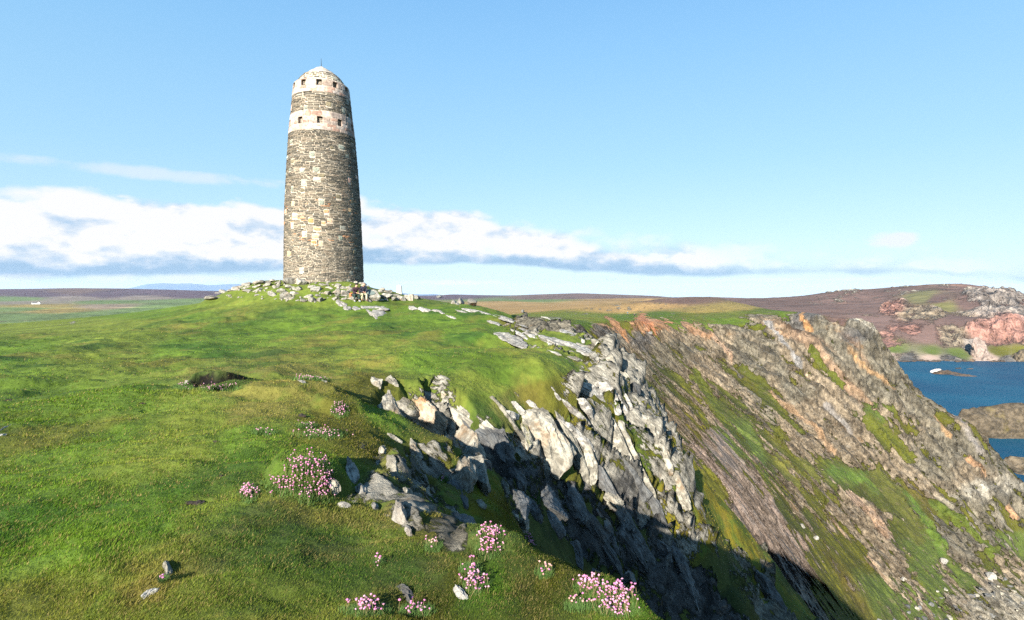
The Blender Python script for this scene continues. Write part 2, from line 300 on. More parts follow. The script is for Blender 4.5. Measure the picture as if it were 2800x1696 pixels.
# ---- colour survey: (px, py, turf colour, rock exposure 0..1, rock colour)
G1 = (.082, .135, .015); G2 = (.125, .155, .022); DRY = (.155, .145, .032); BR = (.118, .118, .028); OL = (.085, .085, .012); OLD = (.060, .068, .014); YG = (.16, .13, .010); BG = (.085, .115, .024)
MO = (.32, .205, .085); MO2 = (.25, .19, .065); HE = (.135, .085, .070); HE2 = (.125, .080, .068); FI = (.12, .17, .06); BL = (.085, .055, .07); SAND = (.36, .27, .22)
RG = (.145, .130, .098); RL = (.27, .25, .205); RO = (.27, .155, .085); RP = (.195, .158, .112); RD = (.10, .095, .09); RN = (.075, .072, .068); RPK = (.25, .135, .108); RGL = (.19, .165, .145); SC = (.21, .165, .14)  # near gully rock is a darker copy, shadow put into its colour
S = [(0, 960, G1, 0, RL), (300, 960, G2, 0, RL), (700, 900, G1, 0, RL), (300, 890, G2, 0, RL), (900, 860, G1, 0, RL), (700, 850, G2, 0, RL), (1100, 900, G1, 0, RL), (1200, 980, G1, 0, RL), (1000, 960, G2, 0, RL), (1350, 1000, G1, 0, RL), (1300, 900, G1, 0, RL), (500, 960, G1, 0, RL), (1450, 1000, G2, .1, RL), (1150, 860, G1, 0, RL), (450, 860, G1, 0, RL), (1320, 870, G1, .1, RL),
     (0, 1100, G1, 0, RL), (300, 1150, G1, 0, RL), (550, 1130, G2, 0, RL), (700, 1100, DRY, 0, RL), (700, 1200, G1, 0, RL), (450, 1250, G2, 0, RL), (100, 1300, G1, 0, RL), (400, 1400, G1, 0, RL), (250, 1500, G1, 0, RL), (200, 1660, G1, 0, RL), (450, 1560, DRY, 0, RL), (420, 1680, DRY, 0, RL), (700, 1500, BR, 0, RL), (900, 1500, BR, 0, RL), (650, 1650, G2, 0, RL), (850, 1300, G1, 0, RL), (950, 1150, OL, .1, RL), (600, 1370, G2, 0, RL),
     (800, 1420, DRY, 0, RL), (1000, 1450, BR, .12, RL), (1100, 1550, BR, .1, RL), (900, 1620, G2, 0, RL), (1200, 1620, OL, .1, RL), (1350, 1600, G1, 0, RL), (1330, 1480, BG, 0, RL), (1500, 1600, OL, 0, RL), (1650, 1650, G1, 0, RL), (1060, 1300, BR, .6, RL), (1130, 1400, BR, .6, RL), (1000, 1200, OL, .35, RL), (1180, 1280, OL, .65, RL), (1240, 1360, BR, .6, RL), (1200, 1450, OL, .35, RG),
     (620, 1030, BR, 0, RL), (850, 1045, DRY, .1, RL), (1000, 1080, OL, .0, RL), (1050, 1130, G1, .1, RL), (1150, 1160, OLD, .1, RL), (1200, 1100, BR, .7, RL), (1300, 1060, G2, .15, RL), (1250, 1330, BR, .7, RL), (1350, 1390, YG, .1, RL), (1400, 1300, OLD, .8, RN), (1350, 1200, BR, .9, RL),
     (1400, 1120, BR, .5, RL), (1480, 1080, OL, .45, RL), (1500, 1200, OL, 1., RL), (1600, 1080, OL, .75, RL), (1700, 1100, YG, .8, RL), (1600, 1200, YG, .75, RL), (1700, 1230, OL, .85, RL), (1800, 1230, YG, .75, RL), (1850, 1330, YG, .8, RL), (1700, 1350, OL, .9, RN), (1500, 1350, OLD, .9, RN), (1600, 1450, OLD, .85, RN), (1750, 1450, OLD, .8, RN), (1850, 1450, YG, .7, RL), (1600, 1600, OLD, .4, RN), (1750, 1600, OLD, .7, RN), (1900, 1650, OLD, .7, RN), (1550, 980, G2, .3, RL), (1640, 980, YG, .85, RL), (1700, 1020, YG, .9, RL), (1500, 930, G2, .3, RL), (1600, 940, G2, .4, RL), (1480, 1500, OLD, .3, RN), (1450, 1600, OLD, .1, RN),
     (1900, 1320, YG, 0, RN), (1980, 1420, YG, .0, RG), (2060, 1500, YG, .1, RG), (2170, 1640, YG, .1, RG), (2000, 1550, OLD, .4, RG), (2100, 1620, OLD, .85, RG),
     # gully head and far face
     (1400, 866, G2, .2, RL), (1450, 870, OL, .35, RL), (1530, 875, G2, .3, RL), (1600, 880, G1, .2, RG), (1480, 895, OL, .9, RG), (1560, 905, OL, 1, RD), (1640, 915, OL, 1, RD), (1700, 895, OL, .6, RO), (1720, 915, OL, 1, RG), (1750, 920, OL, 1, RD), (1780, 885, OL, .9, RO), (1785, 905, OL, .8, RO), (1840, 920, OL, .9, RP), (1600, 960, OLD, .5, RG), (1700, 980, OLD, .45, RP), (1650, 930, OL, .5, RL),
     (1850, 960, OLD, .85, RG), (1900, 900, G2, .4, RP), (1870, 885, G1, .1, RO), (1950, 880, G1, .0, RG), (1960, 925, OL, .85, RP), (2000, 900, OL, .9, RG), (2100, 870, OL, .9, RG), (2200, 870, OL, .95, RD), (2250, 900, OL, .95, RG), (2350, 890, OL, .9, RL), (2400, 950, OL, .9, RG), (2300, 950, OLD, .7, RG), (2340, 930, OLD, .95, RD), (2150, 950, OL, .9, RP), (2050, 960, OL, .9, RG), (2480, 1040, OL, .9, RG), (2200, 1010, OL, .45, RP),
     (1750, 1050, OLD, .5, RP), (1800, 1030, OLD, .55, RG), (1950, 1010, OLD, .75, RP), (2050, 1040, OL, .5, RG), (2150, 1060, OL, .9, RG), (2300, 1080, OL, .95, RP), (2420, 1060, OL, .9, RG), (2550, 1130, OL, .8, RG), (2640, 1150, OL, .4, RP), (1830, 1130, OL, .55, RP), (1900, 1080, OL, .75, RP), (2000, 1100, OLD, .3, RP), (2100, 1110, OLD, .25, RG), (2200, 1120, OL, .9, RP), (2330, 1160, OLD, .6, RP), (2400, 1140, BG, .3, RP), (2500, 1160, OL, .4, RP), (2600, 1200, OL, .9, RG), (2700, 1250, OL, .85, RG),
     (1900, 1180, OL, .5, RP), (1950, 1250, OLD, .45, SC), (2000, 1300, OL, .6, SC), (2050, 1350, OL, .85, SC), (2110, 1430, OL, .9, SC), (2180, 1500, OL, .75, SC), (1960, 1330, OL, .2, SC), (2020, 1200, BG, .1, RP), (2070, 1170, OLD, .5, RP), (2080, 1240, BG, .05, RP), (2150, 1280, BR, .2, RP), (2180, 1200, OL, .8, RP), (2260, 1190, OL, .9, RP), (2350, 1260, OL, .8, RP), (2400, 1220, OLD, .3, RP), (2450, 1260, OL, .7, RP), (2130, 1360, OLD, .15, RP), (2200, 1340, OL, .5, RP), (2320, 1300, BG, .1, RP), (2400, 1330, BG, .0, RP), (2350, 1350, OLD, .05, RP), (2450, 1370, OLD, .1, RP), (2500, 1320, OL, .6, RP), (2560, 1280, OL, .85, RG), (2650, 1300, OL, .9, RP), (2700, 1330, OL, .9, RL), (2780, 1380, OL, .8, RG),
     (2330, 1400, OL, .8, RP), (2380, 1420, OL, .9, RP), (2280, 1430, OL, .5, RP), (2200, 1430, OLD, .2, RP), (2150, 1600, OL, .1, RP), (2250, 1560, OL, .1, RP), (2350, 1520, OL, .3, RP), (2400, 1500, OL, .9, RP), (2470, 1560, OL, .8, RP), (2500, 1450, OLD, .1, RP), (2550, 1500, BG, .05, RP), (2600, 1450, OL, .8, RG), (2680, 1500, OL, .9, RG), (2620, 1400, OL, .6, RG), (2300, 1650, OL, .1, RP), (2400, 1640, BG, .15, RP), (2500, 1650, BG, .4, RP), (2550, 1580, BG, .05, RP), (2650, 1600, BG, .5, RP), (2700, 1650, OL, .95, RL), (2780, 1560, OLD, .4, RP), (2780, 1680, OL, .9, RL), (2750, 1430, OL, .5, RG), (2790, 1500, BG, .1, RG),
     # plateau, moors, hills
     (1700, 868, G1, 0, RG), (1600, 866, G2, 0, RG), (1500, 862, G2, 0, RG), (1850, 860, G1, 0, RG), (1950, 862, BG, 0, RG), (2080, 853, BG, 0, RG), (2150, 852, G1, .1, RG), (1500, 845, MO, 0, RG), (1700, 845, MO, 0, RG), (1900, 850, MO2, 0, RG), (1400, 838, MO, 0, RG), (1600, 832, MO, 0, RG), (1800, 838, MO, 0, RG), (2000, 842, MO2, 0, RG), (1400, 828, MO, 0, RG), (1700, 826, MO, 0, RG),
     (1380, 820, FI, 0, RG), (1440, 822, FI, 0, RG), (1500, 816, HE2, .1, RP), (1600, 808, HE2, .1, RP), (1700, 812, HE2, .1, RP), (1250, 810, BL, 0, RP), (1800, 814, HE2, 0, RP), (1850, 824, HE, .1, RP), (2000, 822, HE, .1, RP), (2150, 826, HE, .1, RP), (2100, 845, HE, 0, RP), (2250, 815, HE, .25, RL), (2330, 810, HE, .3, RL), (2380, 840, HE, 0, RP), (2250, 845, HE, 0, RP), (2400, 800, HE, .2, RL), (2500, 790, HE, .3, RL), (2620, 785, HE, .3, RL), (2530, 812, (.15, .14, .06), 0, RL), (2580, 825, HE2, .15, RGL), (2590, 840, (.17, .16, .06), 0, RGL),
     (2430, 845, HE, .8, RPK), (2500, 860, HE, .8, RP), (2560, 860, HE, .85, RP), (2700, 815, HE, .9, RGL), (2750, 820, HE, .95, RGL), (2790, 850, HE, .9, RGL), (2700, 850, HE, .8, RGL), (2780, 800, HE, .5, RGL), (2650, 830, HE2, .3, RGL), (2620, 870, HE2, .3, RP), (2400, 885, HE2, .0, RP), (2300, 880, HE2, 0, RP), (2440, 900, HE2, .7, RPK), (2500, 905, HE2, .8, RPK), (2430, 940, BR, .8, RPK), (2540, 920, HE2, .3, RPK), (2600, 910, HE2, .8, RP), (2600, 935, HE2, .7, RP), (2680, 900, HE2, .95, RPK), (2750, 890, HE2, .95, RPK), (2720, 930, HE2, .9, RPK), (2790, 920, HE2, .9, RPK), (2660, 950, HE2, .9, RGL),
     (2450, 962, BG, 0, RP), (2550, 965, BG, 0, RP), (2620, 968, BG, 0, RP), (2730, 962, OL, 0, RP), (2790, 966, OL, .1, RP), (2450, 976, SAND, .6, RP), (2550, 977, SAND, .0, RP), (2700, 978, SAND, 0, RP), (2800, 980, SAND, 0, RP), (2480, 984, RD, .9, RD), (2600, 984, RD, .8, RD), (2750, 986, RD, .8, RD),
     (50, 865, FI, 0, RP), (250, 860, FI, 0, RP), (150, 850, MO2, 0, RP), (60, 845, FI, 0, RP), (400, 848, FI, 0, RP), (100, 838, MO2, 0, RP), (300, 838, (.22, .17, .12), 0, RP), (450, 838, FI, 0, RP), (100, 828, (.20, .17, .13), 0, RP), (300, 826, FI, 0, RP), (500, 822, FI, 0, RP), (200, 818, (.2, .16, .13), 0, RP), (400, 816, (.2, .16, .13), 0, RP), (30, 818, FI, 0, RP), (100, 806, BL, 0, RP), (300, 806, BL, 0, RP), (500, 808, BL, 0, RP), (200, 796, HE2, 0, RP), (0, 796, BL, 0, RP), (420, 798, BL, 0, RP)]
_sp = np.array([hit0(s[0], s[1]) for s in S]); s_th, s_lr = polar(_sp[:, 0], _sp[:, 1]); s_h = _sp[:, 2]
_sxy = np.array([((s[0]-1400)/F_PX, (s[1]-785)/F_PX) for s in S])
s_col = np.array([s[2] for s in S]); s_rk = np.array([s[3] for s in S]); s_rc = np.array([s[4] for s in S])
def survey(x, y, z, warp):
    "nearest surveyed patches, blended; the search is done by direction and range as seen from the survey station"
    ux = x/np.maximum(np.hypot(x, y), .3); th, lr = polar(x, y)
    el = z/np.maximum(np.hypot(x, y), .5)
    s_el = s_h/np.hypot(_sp[:, 0], _sp[:, 1]); hz = lambda e: e+.20*np.tanh((e+.04)/.035); el = el+(hz(el)-el)*(1-sst(th, .40, .48)); s_el = s_el+(hz(s_el)-s_el)*(1-sst(s_th, .40, .48))
    oc = np.zeros((len(x), 3)); ork = np.zeros(len(x)); orc = np.zeros((len(x), 3))
    for i in range(0, len(x), 40000):
        sl = slice(i, i+40000)
        d = (th[sl, None]-s_th+warp[sl, 0:1])**2+(1.3*(el[sl, None]-s_el)+warp[sl, 1:2])**2+(.2*(lr[sl, None]-s_lr))**2
        w = 1/(d+2e-6)**2.6; w /= w.sum(1, keepdims=True)
        oc[sl] = w@s_col; ork[sl] = w@s_rk; orc[sl] = w@s_rc
    return oc, ork, orc

X = GX.ravel(); Y = GY.ravel(); Rr = np.exp(GR.ravel()); TT = GT.ravel(); infront = np.abs(TT) < .9
Z = bil(cH, TT, GR.ravel()); P0 = np.stack([X, Y, Z], 1)
SL = bil(cS, TT, GR.ravel())
w1 = fbm(P0/np.maximum(Rr, 2)[:, None]*10+3, 6, 71, .68)*.055; w2 = fbm(P0/np.maximum(Rr, 2)[:, None]*10+31, 6, 77, .68)*.040
_ws = np.abs(Z)/np.maximum(Rr, 1); w1 = w1*np.clip(_ws*3, .25, 1); w2 = w2*np.clip(_ws*2.2, .03, 1)
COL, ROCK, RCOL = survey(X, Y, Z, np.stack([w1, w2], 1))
near = 1-sst(Rr, 40, 60); mid = sst(Rr, 44, 62)*(1-sst(Rr, 420, 700)); far = sst(Rr, 500, 800)
# --- near land: tussocky turf, then ribs of tilted strata where rock shows
turf = fbm(P0*.55, 3, 5, .5)*.15*np.clip(Rr/8, .3, 1.6)+fbm(P0*[1.5, 2.0, 1], 4, 9, .55)*.085
dz = turf*near
qn = strat(P0, (NN, NE, NB), 1, 1, 1)
s1 = fbm(qn*[.8, .14, .22]+4, 3, 21, .5); s2 = fbm(qn*[2.2, .5, .8], 4, 25, .62); s3 = fbm(qn*[7., 2., 3.], 3, 29, .65)
RA = np.clip(ROCK*4, 0, 1)
raw_n = ROCK*.88+(.55*s2+.40*s1+.22*s3)*(.12+.88*RA)-.10
rk = sst(raw_n, .30, .46)
rk_near = rk*near
def crack(q, lam, w): f = np.mod(q/lam, 1.); return sst(f, 1-w, 1-w*.6)*(1-sst(f, 1-w*.2, 1.))
def saw(q, lam, drop=.16):
    f = np.mod(q/lam, 1.); return np.where(f < 1-drop, f/(1-drop), (1-f)/drop)
qa = P0@NN; qb = P0@NE
wn = fbm(qn*[.5, .16, .25], 4, 201, .6); wn2 = fbm(qn*[1.5, .45, .7], 4, 205, .6)
saw1 = saw(qa+1.5*wn, 1.15); saw2 = saw(qa+.9*wn2+.5*wn, .42, .22); saw3 = saw(qb+.8*wn+.5*wn2, 1.9, .2)
saw4 = saw(P0@NE*.8+qa*.3+.3*s2, .33, .3)
crag = (s1*.9-np.abs(s2)*.45+s3*.10+(saw1-.5)*.85+(saw2-.5)*.18+(saw3-.5)*.42+(saw4-.5)*.09)
stp = fbm(qn*[1.3, .5, .9]+50, 4, 41, .55, ridge=True)
dN = rk_near*np.clip(ROCK*1.3, .25, 1)*(crag*.95+stp*.12-.03)*np.clip(Rr/14, .35, 1.15)
# --- far face
qf = strat(P0, (FN, FE, FB), 1, 1, 1)
f1 = fbm(qf*[.07, .014, .024]+8, 3, 51, .5); f2 = fbm(qf*[.22, .055, .09], 5, 55, .62); f3 = fbm(qf*[.8, .26, .36], 4, 59, .68); f4 = fbm(P0*.05, 4, 61, .5)
raw_m = ROCK*.8+.70*f2+.3*f1+.55*f3+.03
rk_mid = sst(raw_m, .28, .56)
f5 = fbm(qf*[.34, .11, .17]+9, 5, 63, .62, ridge=True)
steep = sst(SL, .15, .5)
wf = fbm(qf*[.06, .022, .03], 4, 211, .6); wf2 = fbm(qf*[.25, .09, .12], 4, 215, .62)
fa = P0@FN; fb_ = P0@FE
t1 = saw(fa+11*wf, 8.5, .2); t2 = saw(fa+4.5*wf2+4*wf, 2.9, .25); t3 = saw(fb_+9*wf2+5*wf, 11., .2); t4 = saw(fb_*.8+fa*.4+2.5*f3+2*wf2, 2.6, .3)
dM = mid*steep*(f1*3.2+f4*2.4+(.22+.78*rk_mid)*(f2*1.6+f3*1.0+f5*.9+(t1-.5)*4.2+(t2-.5)*1.9+(t3-.5)*3.0+(t4-.5)*1.0))
ckshade_f = np.clip(crack(fa+11*wf, 8.5, .26)+.8*crack(fa+4.5*wf2+4*wf, 2.9, .34)+.7*crack(fb_+9*wf2+5*wf, 11., .22)+.5*crack(fb_*.8+fa*.4+2.5*f3+2*wf2, 2.6, .3), 0, 1)*mid*steep
ckshade_n = np.clip(crack(qa+1.5*wn, 1.15, .2)+.7*crack(qa+.9*wn2+.5*wn, .42, .26)+.6*crack(qb+.8*wn+.5*wn2, 1.9, .16), 0, 1)*near
raw_m = raw_m+.28*(t1-.5)+.22*(t3-.5)
# --- distant hills
g1 = fbm(P0*[.006, .006, .004], 6, 81, .5, ridge=True); g2 = fbm(P0*.02, 5, 87, .55)
g3 = fbm(P0*.07, 4, 88, .65)
raw_f = ROCK*.9+.6*g2+.35*g3+.2*f4-.06
rk_far = sst(raw_f, .34, .5)*np.clip(ROCK*2-.2, 0, 1)
hilly = sst(Z, -75, -40)+sst(SL, .25, .6)
dzF = far*np.clip(hilly, 0, 1)*((g1*3.0+g2*2.0)+rk_far*(g2*12+g3*9))*(1-sst(Rr, 2500, 4200))*sst(X, 300, 500)
rock_m = raw_n*near+raw_m*mid+raw_f*far
P = P0.copy(); P[:, 2] += dz+dzF; P += (far*rk_far*(g2*16+g3*12+8*np.abs(g2))*sst(X, 300, 500))[:, None]*np.array([-.6, -.7, .25])[None]
shift = P-P0
P += dN[:, None]*(NN*.8+np.array([0, 0, .35])-NB*.0)[None]+dM[:, None]*np.array([-.35, -.62, .45])[None]
# eroded hollow on the mound and the turf scarp round it
def dent(P, px, py, rx, ry, dep, zdir=True):
    c = hit0(px, py); a = np.arctan2(c[0], c[1]); R = math.hypot(c[0], c[1])
    u_ = (TT-a)*R; v_ = Rr-R; r = np.sqrt((u_/rx)**2+(v_/ry)**2)+.25*fbm(P0*2.5, 3, 91)
    P[:, 2] -= dep*(1-sst(r, .62, 1.0))
u_ = (TT-math.atan((560-1400)/F_PX))*10.3; v_ = Rr-9.9*math.hypot(1, .56)+.12*vnoise(P0*3, 4)-.25*np.clip(u_, 0, 1)
bank = sst(u_, -.34, -.16)*(1-sst(u_, .05, 1.35)**.8)*sst(v_, -.02, .05)*(1-sst(v_, .25, 1.5))*(Rr < 16); P[:, 2] += .23*bank
peat_shade = sst(u_, -.40, -.26)*(1-sst(u_, 1.0, 1.3))*sst(v_+.12*vnoise(P0*9, 8), -.20, -.12)*(1-sst(v_+.05*vnoise(P0*12, 9), .02, .08))*(Rr < 16)  # bare peat, taken near black so the hollow's shade sits in the colour
dent(P, 665, 1056, .55, .30, .10); dent(P, 1180, 1150, 1.5, 1.3, .9)
dent(P, 855, 1300, .42, .5, -.17); dent(P, 1345, 1490, .28, .32, -.10); dent(P, 1690, 1655, .22, .2, -.06); dent(P, 800, 1060, .9, .6, -.14); dent(P, 930, 1110, .5, .5, -.12)
dent(P, 545, 1372, .09, .06, .05); dent(P, 420, 1110, .2, .2, .05)
# blocks of scree at the gully foot and lower right
blk = np.abs(fbm(P0*.55, 3, 95, .6)); scm = mid*sst((X/Y*F_PX+1400), 2520, 2700)*sst(-Z/Rr, .44, .50)
P[:, 2] += scm*blk*2.0
COLV = COL*(1+.38*fbm(P0*(.25*near+.03*mid+.006*far)[:, None]+5, 5, 101, .6)+.16*fbm(P0*(1.4*near+.2*mid+.03*far)[:, None], 4, 107, .6))[:, None]
dryn = sst(fbm(P0*(.5*near+.05*mid+.004*far)[:, None]+[40, 0, 0], 5, 111, .55), .08, .5)
COLV = COLV*(1-.45*dryn[:, None]*(near+mid)[:, None])+.45*(dryn*(near+mid))[:, None]*COL.mean(1, keepdims=True)*np.array([1.9, 1.35, .35])
ov = sst(fbm(qf*[.14, .012, .03]+70, 4, 121, .6), .34, .50)*mid*.35
RC = RCOL*(1-ov[:, None])+ov[:, None]*np.array([.32, .17, .09])
RC *= (1+.22*mid)[:, None]*(1+.40*f1*mid+.35*f2*mid+.35*f3*mid+.25*s2*near+.4*g2*far+.4*g3*far)[:, None]
dkv = sst(f2, .15, .6)*mid; RC = RC*(1-.35*dkv[:, None])
mot = sst(fbm(P0*[2.6, 3.2, 2.], 5, 119, .65)+.35*fbm(P0*.6, 3, 120), -.12, .30)*near*(COL[:, 0] > .095)*.75; COLV = COLV*(1-mot[:, None])+mot[:, None]*np.array([.086, .125, .017]); COLV = COLV*(1-peat_shade[:, None])+peat_shade[:, None]*np.array([.016, .011, .008])
lush_ = sst(fbm(P0*[.45, .6, .5]+[7, 3, 0], 4, 117, .55), .12, .5)*near; COLV = COLV*(1-lush_[:, None]*np.array([.52, .36, .30]))
RC = RC*(1-.55*ckshade_f-.50*ckshade_n)[:, None]  # shadow along slab edges and clefts painted into the rock colour
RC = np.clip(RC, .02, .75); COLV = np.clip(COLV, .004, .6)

# veins and strips followed along the face: (points as surveyed, half width, colour, is rock)
VE = [([(2324,961),(2380,1005),(2452,1067)],7,(.36,.23,.12),1),([(2106,1074),(2170,1115),(2227,1164),(2287,1239)],9,(.34,.23,.14),1),([(2561,1142),(2610,1205)],6,(.36,.23,.12),1),([(1945,920),(1975,945),(2005,980)],8,(.36,.25,.17),1),([(2666,1262),(2711,1299)],10,(.42,.25,.14),1),([(2193,860),(2227,894)],7,(.36,.20,.09),1),
      ([(2340,1360),(2401,1420),(2453,1485)],11,(.36,.25,.17),1),([(1662,868),(1690,890),(1725,935)],9,(.34,.18,.09),1),([(1750,868),(1780,890),(1785,905)],16,(.38,.17,.09),1),([(1775,872),(1835,880)],5,(.34,.17,.09),1),([(1872,890),(1890,905),(1940,925)],10,(.28,.17,.10),1),([(2780,1400),(2800,1430)],8,(.42,.25,.14),1),
      ([(2295,1295),(2409,1327),(2510,1376),(2571,1445),(2600,1520)],16,(.09,.14,.024),0),([(1962,1201),(2027,1303),(2104,1445),(2185,1526)],34,(.23,.185,.155),1),([(2220,960),(2262,1010),(2300,1060)],12,(.085,.10,.015),0),([(2380,1150),(2440,1200),(2500,1260)],18,(.095,.105,.015),0),([(1900,1020),(1960,1110),(2060,1240)],13,(.07,.085,.015),0),([(2030,1010),(2120,1100),(2200,1190)],12,(.07,.08,.015),0),
      ([(2400,1300),(2480,1380),(2540,1480)],22,(.085,.09,.02),0),([(2570,1380),(2650,1440),(2740,1520)],14,(.09,.12,.02),0),([(2130,1180),(2200,1290),(2270,1390)],14,(.08,.085,.015),0),([(2100,880),(2150,950),(2190,1010)],8,(.26,.25,.24),1),([(2270,1110),(2340,1190)],7,(.26,.24,.22),1),([(2560,1060),(2620,1130),(2700,1240)],9,(.24,.22,.20),1)]
pxv = 1400+F_PX*X/np.maximum(Y, 1); pyv = 785-F_PX*Z/np.maximum(Y, 1); mm_ = (mid > .2) & infront
ii_ = np.where(mm_)[0]; wx = 16*fbm(P0[ii_]*.07, 4, 301, .6); wy = 16*fbm(P0[ii_]*.07, 4, 307, .6); wr = fbm(qf[ii_]*[.4, .1, .15], 4, 311, .65)
for pts, hw, c, isr in VE:
    dmin = np.full(len(ii_), 1e9)
    for a, b in zip(pts[:-1], pts[1:]):
        ax, ay = pxv[ii_]+wx-a[0], pyv[ii_]+wy-a[1]; bx, by = b[0]-a[0], b[1]-a[1]; t_ = np.clip((ax*bx+ay*by)/(bx*bx+by*by), 0, 1); dmin = np.minimum(dmin, np.hypot(ax-t_*bx, ay-t_*by))
    m_ = (1-sst(dmin/hw+1.1*wr, .55, 1.05))
    jj = ii_; cc = np.array(c)
    if isr: RC[jj] = RC[jj]*(1-m_[:, None])+cc*m_[:, None]*(1+.3*f3[jj])[:, None]; rock_m[jj] = rock_m[jj]*(1-m_)+.62*m_
    else: COLV[jj] = COLV[jj]*(1-m_[:, None])+cc*m_[:, None]; rock_m[jj] = rock_m[jj]*(1-m_)+(.08)*m_
idx = np.arange(NT_*NR_).reshape(NT_, NR_)
F4 = np.stack([idx[:-1, :-1], idx[:-1, 1:], idx[1:, 1:], idx[1:, :-1]], -1).reshape(-1, 4)
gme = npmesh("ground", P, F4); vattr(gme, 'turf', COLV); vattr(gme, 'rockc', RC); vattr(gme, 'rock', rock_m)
GZ = P.reshape(NT_, NR_, 3)

def land_material():
    m = bpy.data.materials.new("land"); m.use_nodes = True; N = NT(m.node_tree); bs = N.n['Principled BSDF']
    def at_(n):
        a = N.new('ShaderNodeAttribute'); a.attribute_name = n; return a
    geo = N.new('ShaderNodeNewGeometry'); pos = geo.outputs['Position']
    tf = at_('turf').outputs['Color']; rc = at_('rockc').outputs['Color']; rk = at_('rock').outputs['Fac']
    Ln = N.vmath('LENGTH', pos); farf = N.sstep(Ln, 40., 120.); vfar = N.sstep(Ln, 500., 1500.)
    sc = N.math('DIVIDE', 30., N.math('MAXIMUM', 4., N.math('MINIMUM', Ln, 2500.)))     # texture grain follows the material of each zone
    nz = N.noise(pos, 3.0, 10, .68); nf = N.noise(pos, .35, 12, .70)
    # fine lamination along the strata
    def lam(fr, s, k):
        v = N.comb(N.math('MULTIPLY', N.vmath('DOT_PRODUCT', pos, tuple(fr[0])), s), N.math('MULTIPLY', N.vmath('DOT_PRODUCT', pos, tuple(fr[1])), s*k), N.math('MULTIPLY', N.vmath('DOT_PRODUCT', pos, tuple(fr[2])), s*k*1.6))
        return N.noise(v, 1.0, 9, .72)
    l1 = lam((NN, NE, NB), 7.0, .30); l2 = N.math('MULTIPLY_ADD', lam((FN, FE, FB), 1.7, .13), .62, N.math('MULTIPLY', lam((FN, FE, FB), .45, .25), .38))
    lamn = N.mix(farf, N.comb(l1, l1, l1), N.comb(l2, l2, l2))
    nfm = N.noise(pos, N.mix(farf, (2.2, 2.2, 2.2), (.30, .30, .30)), 9, .68)
    edge = N.math('ADD', rk, N.math('MULTIPLY', N.math('SUBTRACT', nfm, .5), 1.1)); edge = N.math('ADD', edge, N.math('MULTIPLY', N.math('SUBTRACT', N.xyz(lamn)[0], .5), 1.1))
    rmask = N.sstep(edge, .36, .46)
    flat = N.math('SUBTRACT', 1., N.math('MULTIPLY', vfar, .8)); nzs = N.math('MULTIPLY_ADD', N.math('SUBTRACT', nz, .5), flat, .5); nvf = N.noise(pos, .012, 7, .62)
    tv = N.math('ADD', N.sstep(nzs, .25, .75, .50, 1.0), N.sstep(N.mix(vfar, N.comb(nf, nf, nf), N.comb(nvf, nvf, nvf)), .25, .75, .0, .55))
    turf = N.mix(1., tf, N.comb(tv, tv, tv), 'MULTIPLY')
    # straw flecks and small dark tufts
    fl = N.sstep(N.noise(pos, 14., 5, .7), .60, .72); turf = N.mix(N.math('MULTIPLY', N.math('MULTIPLY', fl, .35), N.math('SUBTRACT', 1., farf)), turf, (.24, .18, .07))
    fl2 = N.sstep(N.noise(pos, .55, 10, .78), .52, .66); turf = N.mix(N.math('MULTIPLY', N.math('MULTIPLY', fl2, .70), N.math('MULTIPLY', farf, flat)), turf, N.mix(.5, rc, (.10, .075, .04)))
    rv = N.math('MULTIPLY', N.sstep(N.xyz(lamn)[0], .34, .66, .38, 1.6), N.sstep(nfm, .3, .7, .80, 1.22))
    rv = N.mix(vfar, N.comb(rv, rv, rv), N.mix(N.sstep(N.noise(pos, .05, 8, .68), .36, .64), (.38, .36, .36), (1.5, 1.5, 1.5)))
    rr = N.mix(1., rc, rv, 'MULTIPLY')
    lich = N.sstep(N.noise(pos, N.mix(farf, (1.7, 1.7, 1.7), (.25, .25, .25)), 9, .72), .55, .70)
    rr = N.mix(N.math('MULTIPLY', lich, .55), rr, N.mix(.5, rc, (.44, .41, .34)))
    stain = N.sstep(N.noise(N.vmath('ADD', pos, (31., 7., 3.)), N.mix(farf, (1.1, 1.1, 1.1), (.12, .12, .12)), 8, .7), .60, .74)
    rr = N.mix(N.math('MULTIPLY', stain, .5), rr, (.30, .16, .06))
    colr = N.mix(rmask, turf, rr)
    N.put(bs.inputs['Base Color'], colr); N.put(bs.inputs['Roughness'], .92); bs.inputs['Specular IOR Level'].default_value = .15
    hgt = N.math('ADD', N.math('MULTIPLY', nz, N.math('MULTIPLY', flat, .05)), N.math('MULTIPLY', N.xyz(lamn)[0], N.math('MULTIPLY', N.math('MULTIPLY', rmask, flat), N.sstep(farf, 0., 1., .12, 1.0))))
    hgt = N.math('ADD', hgt, N.math('MULTIPLY', nfm, N.math('MULTIPLY', N.math('MULTIPLY', rmask, flat), N.sstep(farf, 0., 1., .10, .8))))
    hgt = N.math('ADD', hgt, N.math('MULTIPLY', N.math('MULTIPLY', nf, flat), N.sstep(farf, 0., 1., .10, 1.0)))
    hgt = N.math('ADD', hgt, N.math('MULTIPLY', N.noise(pos, .02, 6, .6), N.math('MULTIPLY', vfar, N.math('MULTIPLY_ADD', rmask, 26., 8.))))
    bp = N.new('ShaderNodeBump'); bp.inputs['Strength'].default_value = 1.; bp.inputs['Distance'].default_value = 1.4; N.put(bp.inputs['Height'], hgt); N.put(bs.inputs['Normal'], bp.outputs[0])
    return m
MLAND = land_material()
ground = props(link("ground", gme, MLAND), kind='structure')

